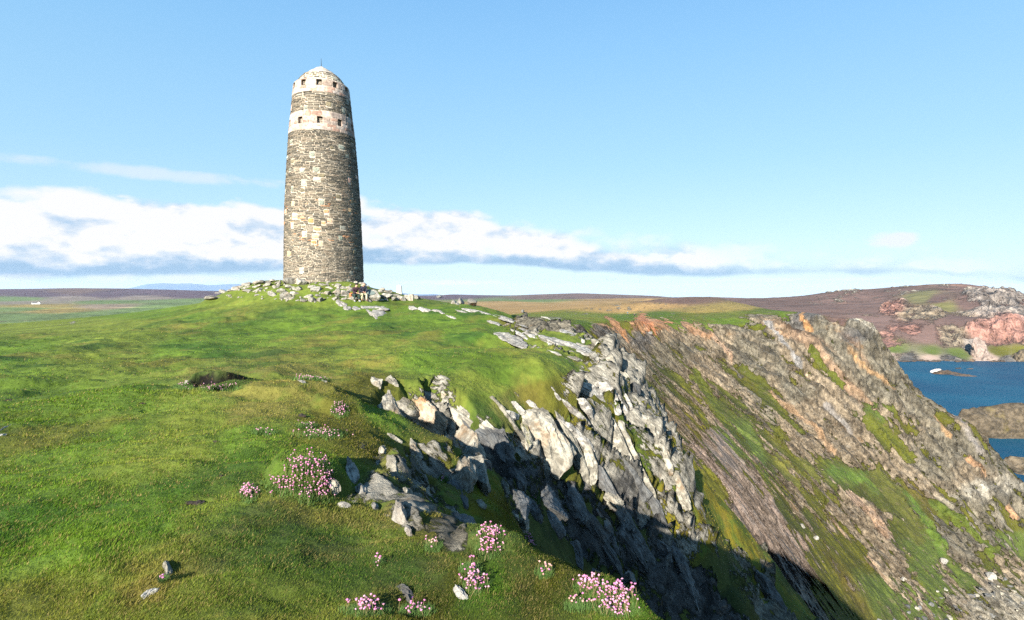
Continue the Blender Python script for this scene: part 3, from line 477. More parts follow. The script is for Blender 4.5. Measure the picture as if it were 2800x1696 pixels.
# ------------------------------------------------------------ sea
def sea_material():
    m = bpy.data.materials.new("sea"); m.use_nodes = True; N = NT(m.node_tree); bs = N.n['Principled BSDF']
    pos = N.new('ShaderNodeNewGeometry').outputs['Position']
    shoal = N.sstep(N.noise(pos, .006, 5, .6), .35, .7)
    c = N.mix(shoal, (.001, .036, .078), (.002, .062, .110))
    N.put(bs.inputs['Base Color'], c); bs.inputs['Roughness'].default_value = .5; bs.inputs['Specular IOR Level'].default_value = .12
    bp = N.new('ShaderNodeBump'); bp.inputs['Strength'].default_value = .25; bp.inputs['Distance'].default_value = 1.
    N.put(bp.inputs['Height'], N.noise(pos, .10, 3, .5)); N.put(bs.inputs['Normal'], bp.outputs[0]); return m
SEA_Z = -115.0
th = np.linspace(.30, 2.6, 60); rr = np.array([60, 400, 900, 1400, 1700, 2000.]); vv = [(r*math.sin(a), r*math.cos(a), SEA_Z) for a in th for r in rr]
ii = np.arange(len(vv)).reshape(len(th), len(rr)); ff = np.stack([ii[:-1, :-1], ii[:-1, 1:], ii[1:, 1:], ii[1:, :-1]], -1).reshape(-1, 4)
props(link("sea", npmesh("sea", vv, ff), sea_material()), kind='structure')

# ------------------------------------------------------------ far blue mountain
def ridge_mesh(name, crest, Yc, foot_z, depth, seed):
    px = np.linspace(crest[0][0], crest[-1][0], 160); py = np.interp(px, [c[0] for c in crest], [c[1] for c in crest]); V = []
    nu, nv = len(px), 26
    for i in range(nu):
        c = at(px[i], py[i], Yc); d = np.array([c[0], c[1]]); d /= np.linalg.norm(d)
        for j in range(nv):
            s = j/(nv-1)*2-1; z = foot_z+(c[2]-foot_z)*math.cos(s*math.pi/2)**1.2
            V.append((c[0]+d[0]*s*depth, c[1]+d[1]*s*depth, z))
    V = np.array(V); V[:, 2] += fbm(V/900., 5, seed)*(V[:, 2]-foot_z)*.07
    ix = np.arange(nu*nv).reshape(nu, nv); return npmesh(name, V, np.stack([ix[:-1, :-1], ix[:-1, 1:], ix[1:, 1:], ix[1:, :-1]], -1).reshape(-1, 4))
mm = bpy.data.materials.new("far_hill_haze"); mm.use_nodes = True; N = NT(mm.node_tree); bs = N.n['Principled BSDF']
N.put(bs.inputs['Base Color'], N.mix(N.noise(N.new('ShaderNodeNewGeometry').outputs['Position'], .0012, 6, .6), (.035, .095, .20), (.055, .13, .25))); bs.inputs['Roughness'].default_value = 1.  # blue of distant haze painted into the hills' base colour
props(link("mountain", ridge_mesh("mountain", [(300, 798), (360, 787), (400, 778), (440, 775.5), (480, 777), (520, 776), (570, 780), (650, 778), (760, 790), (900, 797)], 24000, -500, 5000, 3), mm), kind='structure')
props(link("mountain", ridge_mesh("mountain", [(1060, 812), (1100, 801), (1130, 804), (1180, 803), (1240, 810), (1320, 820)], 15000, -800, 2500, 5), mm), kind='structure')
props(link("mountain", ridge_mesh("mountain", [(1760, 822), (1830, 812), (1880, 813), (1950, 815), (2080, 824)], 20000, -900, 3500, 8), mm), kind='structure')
# ============================================================ helpers for placing things on the land
GR_R = np.hypot(GZ[:, :, 0], GZ[:, :, 1])
def hit(px, py, r0=1.3, r1=6000):
    d = ray(px, py); th = math.atan2(d[0], d[1]); s = d[2]/math.hypot(d[0], d[1]); i = int(np.clip(np.argmin(abs(TH-th)), 0, NT_-1))
    R = GR_R[i]; z = GZ[i, :, 2]; ok = (R > r0) & (R < r1) & (z > R*s); k = int(np.argmax(ok))
    if not ok.any(): k = len(R)-1
    k0 = max(k-1, 0); a0 = z[k0]-R[k0]*s; a1 = z[k]-R[k]*s; f = 0 if a1 == a0 else min(max(-a0/(a1-a0), 0), 1)
    Rh = R[k0]+(R[k]-R[k0])*f
    return Vector((Rh*math.sin(th), Rh*math.cos(th), z[k0]+(z[k]-z[k0])*f))
def gz(x, y):
    th, lr = math.atan2(x, y), math.log(max(math.hypot(x, y), .5))
    i = int(np.argmin(abs(TH-th))); j = int(np.argmin(abs(LR-lr))); return float(GZ[i, j, 2])
_ico = {}
def ico(n):
    if n not in _ico:
        bm = bmesh.new(); bmesh.ops.create_icosphere(bm, subdivisions=n, radius=1.); bm.verts.ensure_lookup_table()
        _ico[n] = (np.array([v.co[:] for v in bm.verts]), np.array([[v.index for v in f.verts] for f in bm.faces])); bm.free()
    return _ico[n]
def rock_shape(lvl, size, seed, cuts=14, rough=.10, strata=0., sq=.75, lam=6.):
    "faceted, broken stone; size = half extents (length, width, height)"
    rg = np.random.default_rng(seed); V, Fc = ico(lvl); P = np.sign(V)*np.abs(V)**sq; P /= np.abs(P).max()*1.0
    size = np.array(size, float)
    for k in range(cuts):
        n = rg.normal(size=3); n /= np.linalg.norm(n); d = rg.uniform(.50, .82); e = P@n-d; P = P-np.maximum(e, 0)[:, None]*n
    m = float(np.cbrt(size.prod()))
    P = P/np.array([max(abs(P[:, i].min()), abs(P[:, i].max())) for i in range(3)]); W_ = P*size
    o = rg.uniform(0, 50, 3); nr = V
    dsp = fbm(W_/m*1.1+o, 4, int(seed) % 97, .55)*rough*1.6+np.abs(fbm(W_/m*2.9+o, 4, 3, .6))*-rough*.9
    if strata:
        q = W_*np.array([.22, 1., .55])/m*lam*.35+o
        r = fbm(q, 4, 7, .6); stp = fbm(q*[.6, 1.7, 1.5]+9, 3, 8, .6, ridge=True)
        dsp = dsp+strata*(r*.9+stp*.45)
    return W_+nr*(dsp*m)[:, None], Fc
def stone_material(name, base, light, warm=(.34, .19, .08), warmth=.4, lich=.6, lamk=.0, moss=0., scale=1.):
    m = bpy.data.materials.new(name); m.use_nodes = True; N = NT(m.node_tree); bs = N.n['Principled BSDF']
    pos = N.new('ShaderNodeNewGeometry').outputs['Position']; oi = N.new('ShaderNodeObjectInfo').outputs['Random']
    n1 = N.noise(pos, 1.3*scale, 10, .72); n2 = N.noise(N.vmath('ADD', pos, (9., 4., 7.)), 3.2*scale, 9, .7); n3 = N.noise(N.vmath('ADD', pos, (3., 44., 17.)), .8*scale, 8, .7)
    v = N.comb(N.math('MULTIPLY', N.vmath('DOT_PRODUCT', pos, tuple(NN)), 9*scale), N.math('MULTIPLY', N.vmath('DOT_PRODUCT', pos, tuple(NE)), 2.*scale), N.math('MULTIPLY', N.vmath('DOT_PRODUCT', pos, tuple(NB)), 3*scale))
    n4 = N.noise(v, 1., 8, .7)
    c = N.mix(N.sstep(N.math('MULTIPLY_ADD', n4, .5, N.math('MULTIPLY', n1, .5)), .36, .64), tuple(x*.45 for x in base), tuple(x*1.25 for x in base))
    c = N.mix(N.math('MULTIPLY', N.sstep(n2, .44, .60), lich), c, light)
    c = N.mix(N.math('MULTIPLY', N.sstep(n3, .54, .68), warmth), c, warm)
    if moss:
        nz = N.xyz(N.new('ShaderNodeNewGeometry').outputs['Normal'])[2]
        c = N.mix(N.math('MULTIPLY', N.sstep(N.math('ADD', N.math('MULTIPLY', nz, .25), n1), .66, .80), moss), c, (.10, .10, .02))
    hv = N.math('MULTIPLY_ADD', oi, .5, .75); c = N.mix(1., c, N.comb(hv, hv, hv), 'MULTIPLY')
    N.put(bs.inputs['Base Color'], c); bs.inputs['Roughness'].default_value = .9; bs.inputs['Specular IOR Level'].default_value = .2
    bp = N.new('ShaderNodeBump'); bp.inputs['Strength'].default_value = .9; bp.inputs['Distance'].default_value = 1.
    N.put(bp.inputs['Height'], N.math('ADD', N.math('MULTIPLY', n1, .10/scale), N.math('MULTIPLY', n4, .07/scale))); N.put(bs.inputs['Normal'], bp.outputs[0]); return m
def plain(name, c, rough=.8, metal=0., bump=0, bs_=30., var=0):
    m = bpy.data.materials.new(name); m.use_nodes = True; N = NT(m.node_tree); bs = N.n['Principled BSDF']; tcn = N.new('ShaderNodeTexCoord').outputs['Object']
    nn = N.noise(tcn, bs_, 5, .6)
    N.put(bs.inputs['Base Color'], N.mix(nn, tuple(x*(1-var) for x in c), tuple(min(x*(1+var), 1) for x in c)) if var else c4(c)); bs.inputs['Roughness'].default_value = rough; bs.inputs['Metallic'].default_value = metal
    if bump:
        bp = N.new('ShaderNodeBump'); bp.inputs['Distance'].default_value = bump; N.put(bp.inputs['Height'], nn); N.put(bs.inputs['Normal'], bp.outputs[0])
    return m

# ============================================================ THE TOWER
TX, TY = float(at(887, 770, 47)[0]), 47.0
def zt(py): return float(at(884, py, 47)[2])
TZ0 = zt(775)-.5
prof_z = [TZ0-1, zt(770), zt(682), zt(568), zt(455), zt(386), zt(330), zt(273), zt(243), zt(239)]
prof_r = [3.26, 3.22, 3.15, 3.04, 2.82, 2.67, 2.47, 2.30, 2.20, 2.13]
def tr(z): return float(np.interp(z, prof_z, prof_r))
PH0 = math.atan2(-TX, -TY)                       # compass angle that faces the viewer; positive phi = to the viewer's right
def tp(phi, r, z):                               # point on the tower in its own frame
    a = PH0-phi; return (r*math.sin(a), r*math.cos(a), z-TZ0)
z_band = [(zt(378), zt(327)), (zt(276), zt(239))]
win = [(z_band[0], [R_(-4+36*k) for k in range(-5, 5)], zt(361), zt(343)), (z_band[1], [R_(-5+32.727*k) for k in range(-5, 6)], zt(259), zt(243.5))]
WW = .21                                         # half width of an opening
tower = bpy.data.objects.new("stone_tower", None); col.objects.link(tower); tower.location = (TX, TY, TZ0)
props(tower, "tall tapering round rubble-stone tower with two pink bands of openings and domed cap", "tower")
def stone_attr_mat(name, rough=.9, sc=8.):
    m = bpy.data.materials.new(name); m.use_nodes = True; N = NT(m.node_tree); bs = N.n['Principled BSDF']
    a = N.new('ShaderNodeAttribute'); a.attribute_name = 'sc'; pos = N.new('ShaderNodeNewGeometry').outputs['Position']
    n = N.noise(pos, sc, 6, .7); v = N.sstep(n, .3, .7, .6, 1.35)
    c = N.mix(1., a.outputs['Color'], N.comb(v, v, v), 'MULTIPLY'); N.put(bs.inputs['Base Color'], c); bs.inputs['Roughness'].default_value = rough; bs.inputs['Specular IOR Level'].default_value = .2
    bp = N.new('ShaderNodeBump'); bp.inputs['Distance'].default_value = .05; N.put(bp.inputs['Height'], n); N.put(bs.inputs['Normal'], bp.outputs[0]); return m
MSTONE = stone_attr_mat("tower_stone"); MPINK = stone_attr_mat("pink_granite", sc=5.)
MORTAR = (.47, .415, .33)
class SM:
    "collects one wall's mortar bed and its stones"
    def __init__(s): s.V = []; s.F = []; s.C = []
    def poly(s, pts, c, fs):
        b = len(s.V); s.V += pts; s.C += [c]*len(pts); s.F += [tuple(b+i for i in f) for f in fs]
    def stone(s, f0, f1, z0, z1, c, rg, out=.05, gap=.015, jit=.045, rf=tr):
        zc = (z0+z1)/2; r = rf(zc); g = gap; w = (f1-f0)*r; h = z1-z0
        if w < 2.6*g or h < 2.2*g: return
        j = min(jit, .20*min(w, h)); cw = rg.uniform(.12, .35, 4)*min(w, h)
        base = [(-w/2+g, -h/2+g+cw[0]*.7), (-w/2+g+cw[0], -h/2+g), (w/2-g-cw[1], -h/2+g), (w/2-g, -h/2+g+cw[1]*.7), (w/2-g, h/2-g-cw[2]*.7), (w/2-g-cw[2], h/2-g), (-w/2+g+cw[3], h/2-g), (-w/2+g, h/2-g-cw[3]*.7)]
        base = [(a+rg.uniform(-j, j)*.6, b_+rg.uniform(-j, j)*.5) for a, b_ in base]; fm = (f0+f1)/2; o = out*rg.uniform(.5, 1.2); pts = []
        for k, (sc_, dr) in enumerate(((1., -.02), (.93, o*.75), (.62, o))):
            for a, b_ in base:
                z = zc+b_*sc_; pts.append(tp(fm+a*sc_/r, rf(z)+dr, z))
        fs = [(i, (i+1) % 8, 8+(i+1) % 8, 8+i) for i in range(8)]+[(8+i, 8+(i+1) % 8, 16+(i+1) % 8, 16+i) for i in range(8)]+[tuple(range(16, 24))]
        s.poly(pts, c, fs)
    def build(s, name, mat, parent):
        me = bpy.data.meshes.new(name); me.from_pydata(s.V, [], s.F); me.update()
        a = me.attributes.new('sc', 'FLOAT_COLOR', 'POINT'); a.data.foreach_set('color', np.array([list(c)+[1] for c in s.C], np.float32).ravel())
        me.materials.append(mat); bmx = bmesh.new(); bmx.from_mesh(me); bmesh.ops.recalc_face_normals(bmx, faces=bmx.faces); bmx.to_mesh(me); bmx.free()
        return link(name, me, None, parent)
def bed(sm, z0, z1, c, holes=(), rf=tr, nz=None):
    fr = sorted(set([round(-math.pi+i*2*math.pi/144, 5) for i in range(145)]+[round(f+s_*WW/rf((a+b)/2), 5) for f, a, b in holes for s_ in (-1, 1)]))
    fr = [f for f in fr if -math.pi-1e-4 <= f <= math.pi+1e-4]
    zs = sorted(set(list(np.linspace(z0, z1, nz or max(2, int((z1-z0)/.5)+1)))+[z for f, a, b in holes for z in (a, b)])); b0 = len(sm.V); n = len(fr)
    for z in zs:
        for f in fr: sm.V.append(tp(f, rf(z), z)); sm.C.append(c)
    for j in range(len(zs)-1):
        zc = (zs[j]+zs[j+1])/2
        for i in range(n-1):
            fc = (fr[i]+fr[i+1])/2
            if any(abs(fc-f) < WW/rf((a+b)/2) and a < zc < b for f, a, b in holes): continue
            sm.F.append((b0+j*n+i, b0+j*n+i+1, b0+(j+1)*n+i+1, b0+(j+1)*n+i))
rg = np.random.default_rng(5)
def wall_colour(z, big):
    q_ = rg.random(); low = sst(np.array([z]), zt(500), zt(590))[0]*0
    zone = zt(700) < z < zt(540)
    if big:
        if zone and q_ < .55: c = [(.58, .29, .15), (.62, .36, .24), (.50, .24, .10), (.55, .38, .22)][rg.integers(4)]
        elif q_ < .62: c = [(.28, .30, .25), (.34, .34, .29), (.24, .26, .21)][rg.integers(3)]
        elif q_ < .72: c = (.62, .40, .32)
        else: c = (.20, .17, .11)
    else:
        c = [(.115, .102, .082), (.14, .122, .096), (.175, .15, .115), (.09, .083, .068), (.22, .185, .135), (.14, .127, .105), (.25, .20, .15)][rg.integers(7)]
        if q_ < .05 and zone: c = (.45, .24, .13)
    k = rg.uniform(.8, 1.2); return tuple(x*k for x in c)
def wave(f, k): return .05*math.sin(3*f+k*1.7)+.03*math.sin(11*f+k*2.9)
def rubble(sm, z0, z1, rf=tr):
    # big blocks first, then thin uneven courses broken round them
    big = []
    for k in range(int((z1-z0)*10)):
        h = rg.uniform(.22, .42); w = rg.uniform(.28, .60); zc = rg.uniform(z0+h/2+.03, z1-h/2-.03); f = rg.uniform(-math.pi+.2, math.pi-.2); r = rf(zc)
        if any(abs(f-q[0])*r < (w+q[2])/2+.04 and abs(zc-q[1]) < (h+q[3])/2+.04 for q in big): continue
        big.append((f, zc, w, h)); sm.stone(f-w/2/r, f+w/2/r, zc-h/2, zc+h/2, wall_colour(zc, True), rg, out=.055, gap=.012, jit=.05)
    z = z0
    while z < z1-.03:
        h = rg.choice([.065, .08, .095, .115, .14, .18], p=[.14, .24, .24, .2, .12, .06]); h = min(h, z1-z) if z1-z-h > .05 else z1-z; f = -math.pi; r = rf(z); kk = rg.uniform(0, 9)
        near_ = [q for q in big if z < q[1]+q[3]/2+.01 and z+h > q[1]-q[3]/2-.01]
        while f < math.pi-.01:
            w = h*rg.uniform(1.6, 6.5)+.06; f1 = min(f+w/r, math.pi); hit_ = None
            for q in near_:
                qa, qb = q[0]-q[2]/2/r, q[0]+q[2]/2/r
                if f < qb and f1 > qa: hit_ = (qa, qb) if hit_ is None or qa < hit_[0] else hit_
            nxt = f1
            if hit_: nxt = max(hit_[1], f); f1 = min(f1, hit_[0])
            if f1 > f:
                fm = (f+f1)/2; d0 = .028*math.sin(5*fm+z*3.1)+.018*math.sin(13*fm+z*1.3); hh = h
                if h > .15 and rg.random() < .5:
                    s_ = h*rg.uniform(.4, .6); sm.stone(f, f1, z+d0, z+s_+d0, wall_colour(z, False), rg, gap=.010); sm.stone(f, f1, z+s_+d0, z+h+d0, wall_colour(z, False), rg, gap=.010)
                else: sm.stone(f, f1, z+d0, z+h+d0, wall_colour(z, False), rg, gap=.010)
            f = nxt+1e-4
        z += h
sm = SM(); bed(sm, TZ0-.8, z_band[0][0], MORTAR); rubble(sm, TZ0-.5, z_band[0][0]); wall = sm.build("wall", MSTONE, tower)
props(wall, "lower wall of dark rubble with scattered orange and grey-green stones")
sm = SM(); bed(sm, z_band[0][1], z_band[1][0], MORTAR); rubble(sm, z_band[0][1], z_band[1][0]); sm.build("wall", MSTONE, tower)
def pink():
    c = [(.50, .39, .32), (.56, .47, .40), (.48, .31, .24), (.58, .50, .44), (.44, .36, .31)][rg.integers(5)]; k = rg.uniform(.62, .98); return tuple(x*k for x in c)
for (za, zb), angs, w0, w1 in win:
    rf = lambda z, a=za, b=zb: tr(z)+.035
    hs = [(f, w0, w1) for f in angs]; sm = SM(); bed(sm, za, zb, (.44, .365, .30), hs, rf)
    b = len(sm.V)                                # top and bottom ledges of the band
    nf = 144
    for zz in (za, zb):
        b = len(sm.V)
        for i in range(nf): a = -math.pi+2*math.pi*i/nf; sm.V += [tp(a, tr(zz)-.1, zz), tp(a, tr(zz)+.035, zz)]; sm.C += [(.44, .365, .30)]*2
        for i in range(nf): j = (i+1) % nf; sm.F.append((b+2*i, b+2*i+1, b+2*j+1, b+2*j))
    rows = [(za, w0), (w0, w1), (w1, zb)]
    for ri, (a, b_) in enumerate(rows):
        if ri == 1: spans = [(angs[i]+(WW+.02)/tr(a), (angs[i+1] if i+1 < len(angs) else angs[0]+2*math.pi)-(WW+.02)/tr(a)) for i in range(len(angs))]
        else: spans = [(-math.pi, math.pi)]
        nr_ = max(1, round((b_-a)/.34))
        for q_ in range(nr_):
            c0, c1 = a+(b_-a)*q_/nr_, a+(b_-a)*(q_+1)/nr_
            for s0, s1 in spans:
                n_ = max(1, round((s1-s0)*tr(a)/rg.uniform(.45, .8))); ed = np.linspace(s0, s1, n_+1); ed[1:-1] += rg.uniform(-.04, .04, n_-1)
                for i in range(n_): sm.stone(ed[i], ed[i+1], c0, c1, pink(), rg, out=.022, gap=.010, jit=.012, rf=rf)
    band = sm.build("stone_band", MPINK, tower)
    for f in angs:                               # each blocked opening: reveal, sill and rough stone fill at the back
        sm = SM(); r = rf((w0+w1)/2); r0, r1 = r+.004, r-.26; d = WW/r
        c = (.30, .23, .19); q4 = lambda P4: sm.poly(P4, c, [(0, 1, 2, 3)])
        q4([tp(f-d, r0, w0), tp(f-d, r0, w1), tp(f-d, r1, w1), tp(f-d, r1, w0)]); q4([tp(f+d, r0, w0), tp(f+d, r0, w1), tp(f+d, r1, w1), tp(f+d, r1, w0)])
        q4([tp(f-d, r0, w1), tp(f+d, r0, w1), tp(f+d, r1, w1), tp(f-d, r1, w1)]); q4([tp(f-d, r0, w0), tp(f+d, r0, w0), tp(f+d, r1, w0), tp(f-d, r1, w0)])
        c = (.35, .30, .25); q4([tp(f-d, r1, w0), tp(f+d, r1, w0), tp(f+d, r1, w1), tp(f-d, r1, w1)])
        for k in range(3):
            a, b_ = w0+(w1-w0)*k/3.4, w0+(w1-w0)*(k+1)/3.4; s_ = rg.uniform(-.4, .4)*d
            for u0, u1 in ((f-d*.95, f+s_), (f+s_, f+d*.95)): sm.stone(u0, u1, a, b_, (.36, .31, .25), rg, out=.06, gap=.012, rf=lambda z: r1)
        sm.build("window", MPINK, tower)
# cap: sloping rubble shoulder, then a rendered pointed dome with spiral ledges
sz = [zt(241), zt(236), zt(228), zt(219), zt(211)]; sr = [2.15, 1.93, 1.80, 1.62, 1.36]
srf = lambda z: float(np.interp(z, sz, sr))
sm = SM(); bed(sm, sz[0], sz[-1], (.66, .58, .46), (), srf, 8)
for k in range(4):
    a, b_ = sz[1]+(sz[-1]-sz[1])*k/4, sz[1]+(sz[-1]-sz[1])*(k+1)/4; f = -math.pi
    while f < math.pi-.05:
        w_ = rg.uniform(.3, .7)/srf(a); w_ = min(w_, math.pi-f); sm.stone(f, f+w_, a, b_, wall_colour(0, rg.random() < .25), rg, out=.05, gap=.025, rf=srf); f += w_
roof = sm.build("roof", MSTONE, tower)
V = []; F = []; n = 96; m_ = 40
for j in range(m_+1):
    s_ = j/m_
    for i in range(n):
        f = 2*math.pi*i/n; z = zt(211.5)+(zt(182)-zt(211.5))*s_; r = 1.34*(1-s_**1.15)**.88
        step = ((s_*3.2+f/(2*math.pi)) % 1.0); r = max(r+.07*(1-step)*(1-s_*.6)-.02, .02)+.012*math.sin(7*f+9*s_); V.append(tp(f, r, z+.04*math.sin(2*f+3*s_)*(1-s_)))
for j in range(m_):
    for i in range(n): F.append((j*n+i, j*n+(i+1) % n, (j+1)*n+(i+1) % n, (j+1)*n+i))
F.append(tuple(m_*n+i for i in range(n)))
me = bpy.data.meshes.new("dome"); me.from_pydata(V, [], F); me.update(); link("dome", me, plain("lime_render", (.42, .375, .32), .9, 0, .12, 4., .4), tower)
def tube(name, pts, rad, mat, parent=None, n=8, rads=None):
    V = []; F = []
    for k, p in enumerate(pts):
        p = Vector(p); a = Vector(pts[min(k+1, len(pts)-1)])-Vector(pts[max(k-1, 0)]); a.normalize(); s_ = a.orthogonal().normalized(); t_ = a.cross(s_); r = rads[k] if rads else rad
        V += [tuple(p+(s_*math.cos(2*math.pi*i/n)+t_*math.sin(2*math.pi*i/n))*r) for i in range(n)]
    for k in range(len(pts)-1): F += [(k*n+i, k*n+(i+1) % n, (k+1)*n+(i+1) % n, (k+1)*n+i) for i in range(n)]
    F += [tuple(range(n))[::-1], tuple((len(pts)-1)*n+i for i in range(n))]; me = bpy.data.meshes.new(name); me.from_pydata(V, [], F); me.update(); return link(name, me, mat, parent)
zr = zt(183)-TZ0; tube("lightning_rod", [(0, 0, zr), (0, 0, zr+.35), (0, 0, zr+.68)], .02, plain("dark_iron", (.05, .05, .05), .5, .6), tower, rads=[.03, .02, .012])
# ============================================================ OUTCROPS AND BOULDERS
M_LICH = stone_material("lichened_schist", (.20, .185, .15), (.46, .43, .35), warmth=.35, lich=.75)
M_WHITE = stone_material("bleached_quartzite", (.24, .225, .20), (.48, .46, .41), warmth=.15, lich=.8, scale=1.6)
M_GREY = stone_material("grey_slate_shade", (.115, .115, .112), (.22, .225, .22), warmth=.25, lich=.45)  # grey rock darkened further, gully shadow tone put into its colour
M_ORANGE = stone_material("rusty_schist", (.25, .19, .13), (.46, .42, .34), (.36, .17, .06), .8, .6)
M_MOSSY = stone_material("mossy_schist", (.22, .20, .16), (.48, .45, .38), warmth=.5, lich=.6, moss=.8)
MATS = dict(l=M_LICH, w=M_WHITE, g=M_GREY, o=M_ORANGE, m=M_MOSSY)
nseed = [100]
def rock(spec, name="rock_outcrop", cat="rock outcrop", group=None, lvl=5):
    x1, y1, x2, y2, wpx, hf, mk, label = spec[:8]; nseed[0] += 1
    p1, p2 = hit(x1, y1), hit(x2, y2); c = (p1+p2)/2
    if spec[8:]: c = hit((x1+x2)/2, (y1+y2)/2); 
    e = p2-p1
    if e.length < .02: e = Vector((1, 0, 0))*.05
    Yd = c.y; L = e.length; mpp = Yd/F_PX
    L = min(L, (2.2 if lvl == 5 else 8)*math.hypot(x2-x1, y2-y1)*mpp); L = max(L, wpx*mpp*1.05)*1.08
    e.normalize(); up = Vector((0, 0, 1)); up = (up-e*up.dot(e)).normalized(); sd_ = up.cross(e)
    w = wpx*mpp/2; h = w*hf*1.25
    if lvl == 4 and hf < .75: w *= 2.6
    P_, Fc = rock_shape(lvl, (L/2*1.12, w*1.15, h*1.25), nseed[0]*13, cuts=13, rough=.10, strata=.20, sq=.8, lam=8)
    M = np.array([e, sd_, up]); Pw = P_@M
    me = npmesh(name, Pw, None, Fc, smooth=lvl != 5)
    o = link(name, me, MATS[mk]); o.location = c-up*h*(.42 if wpx > 46 and lvl == 5 else .15); props(o, label, cat, group); return o
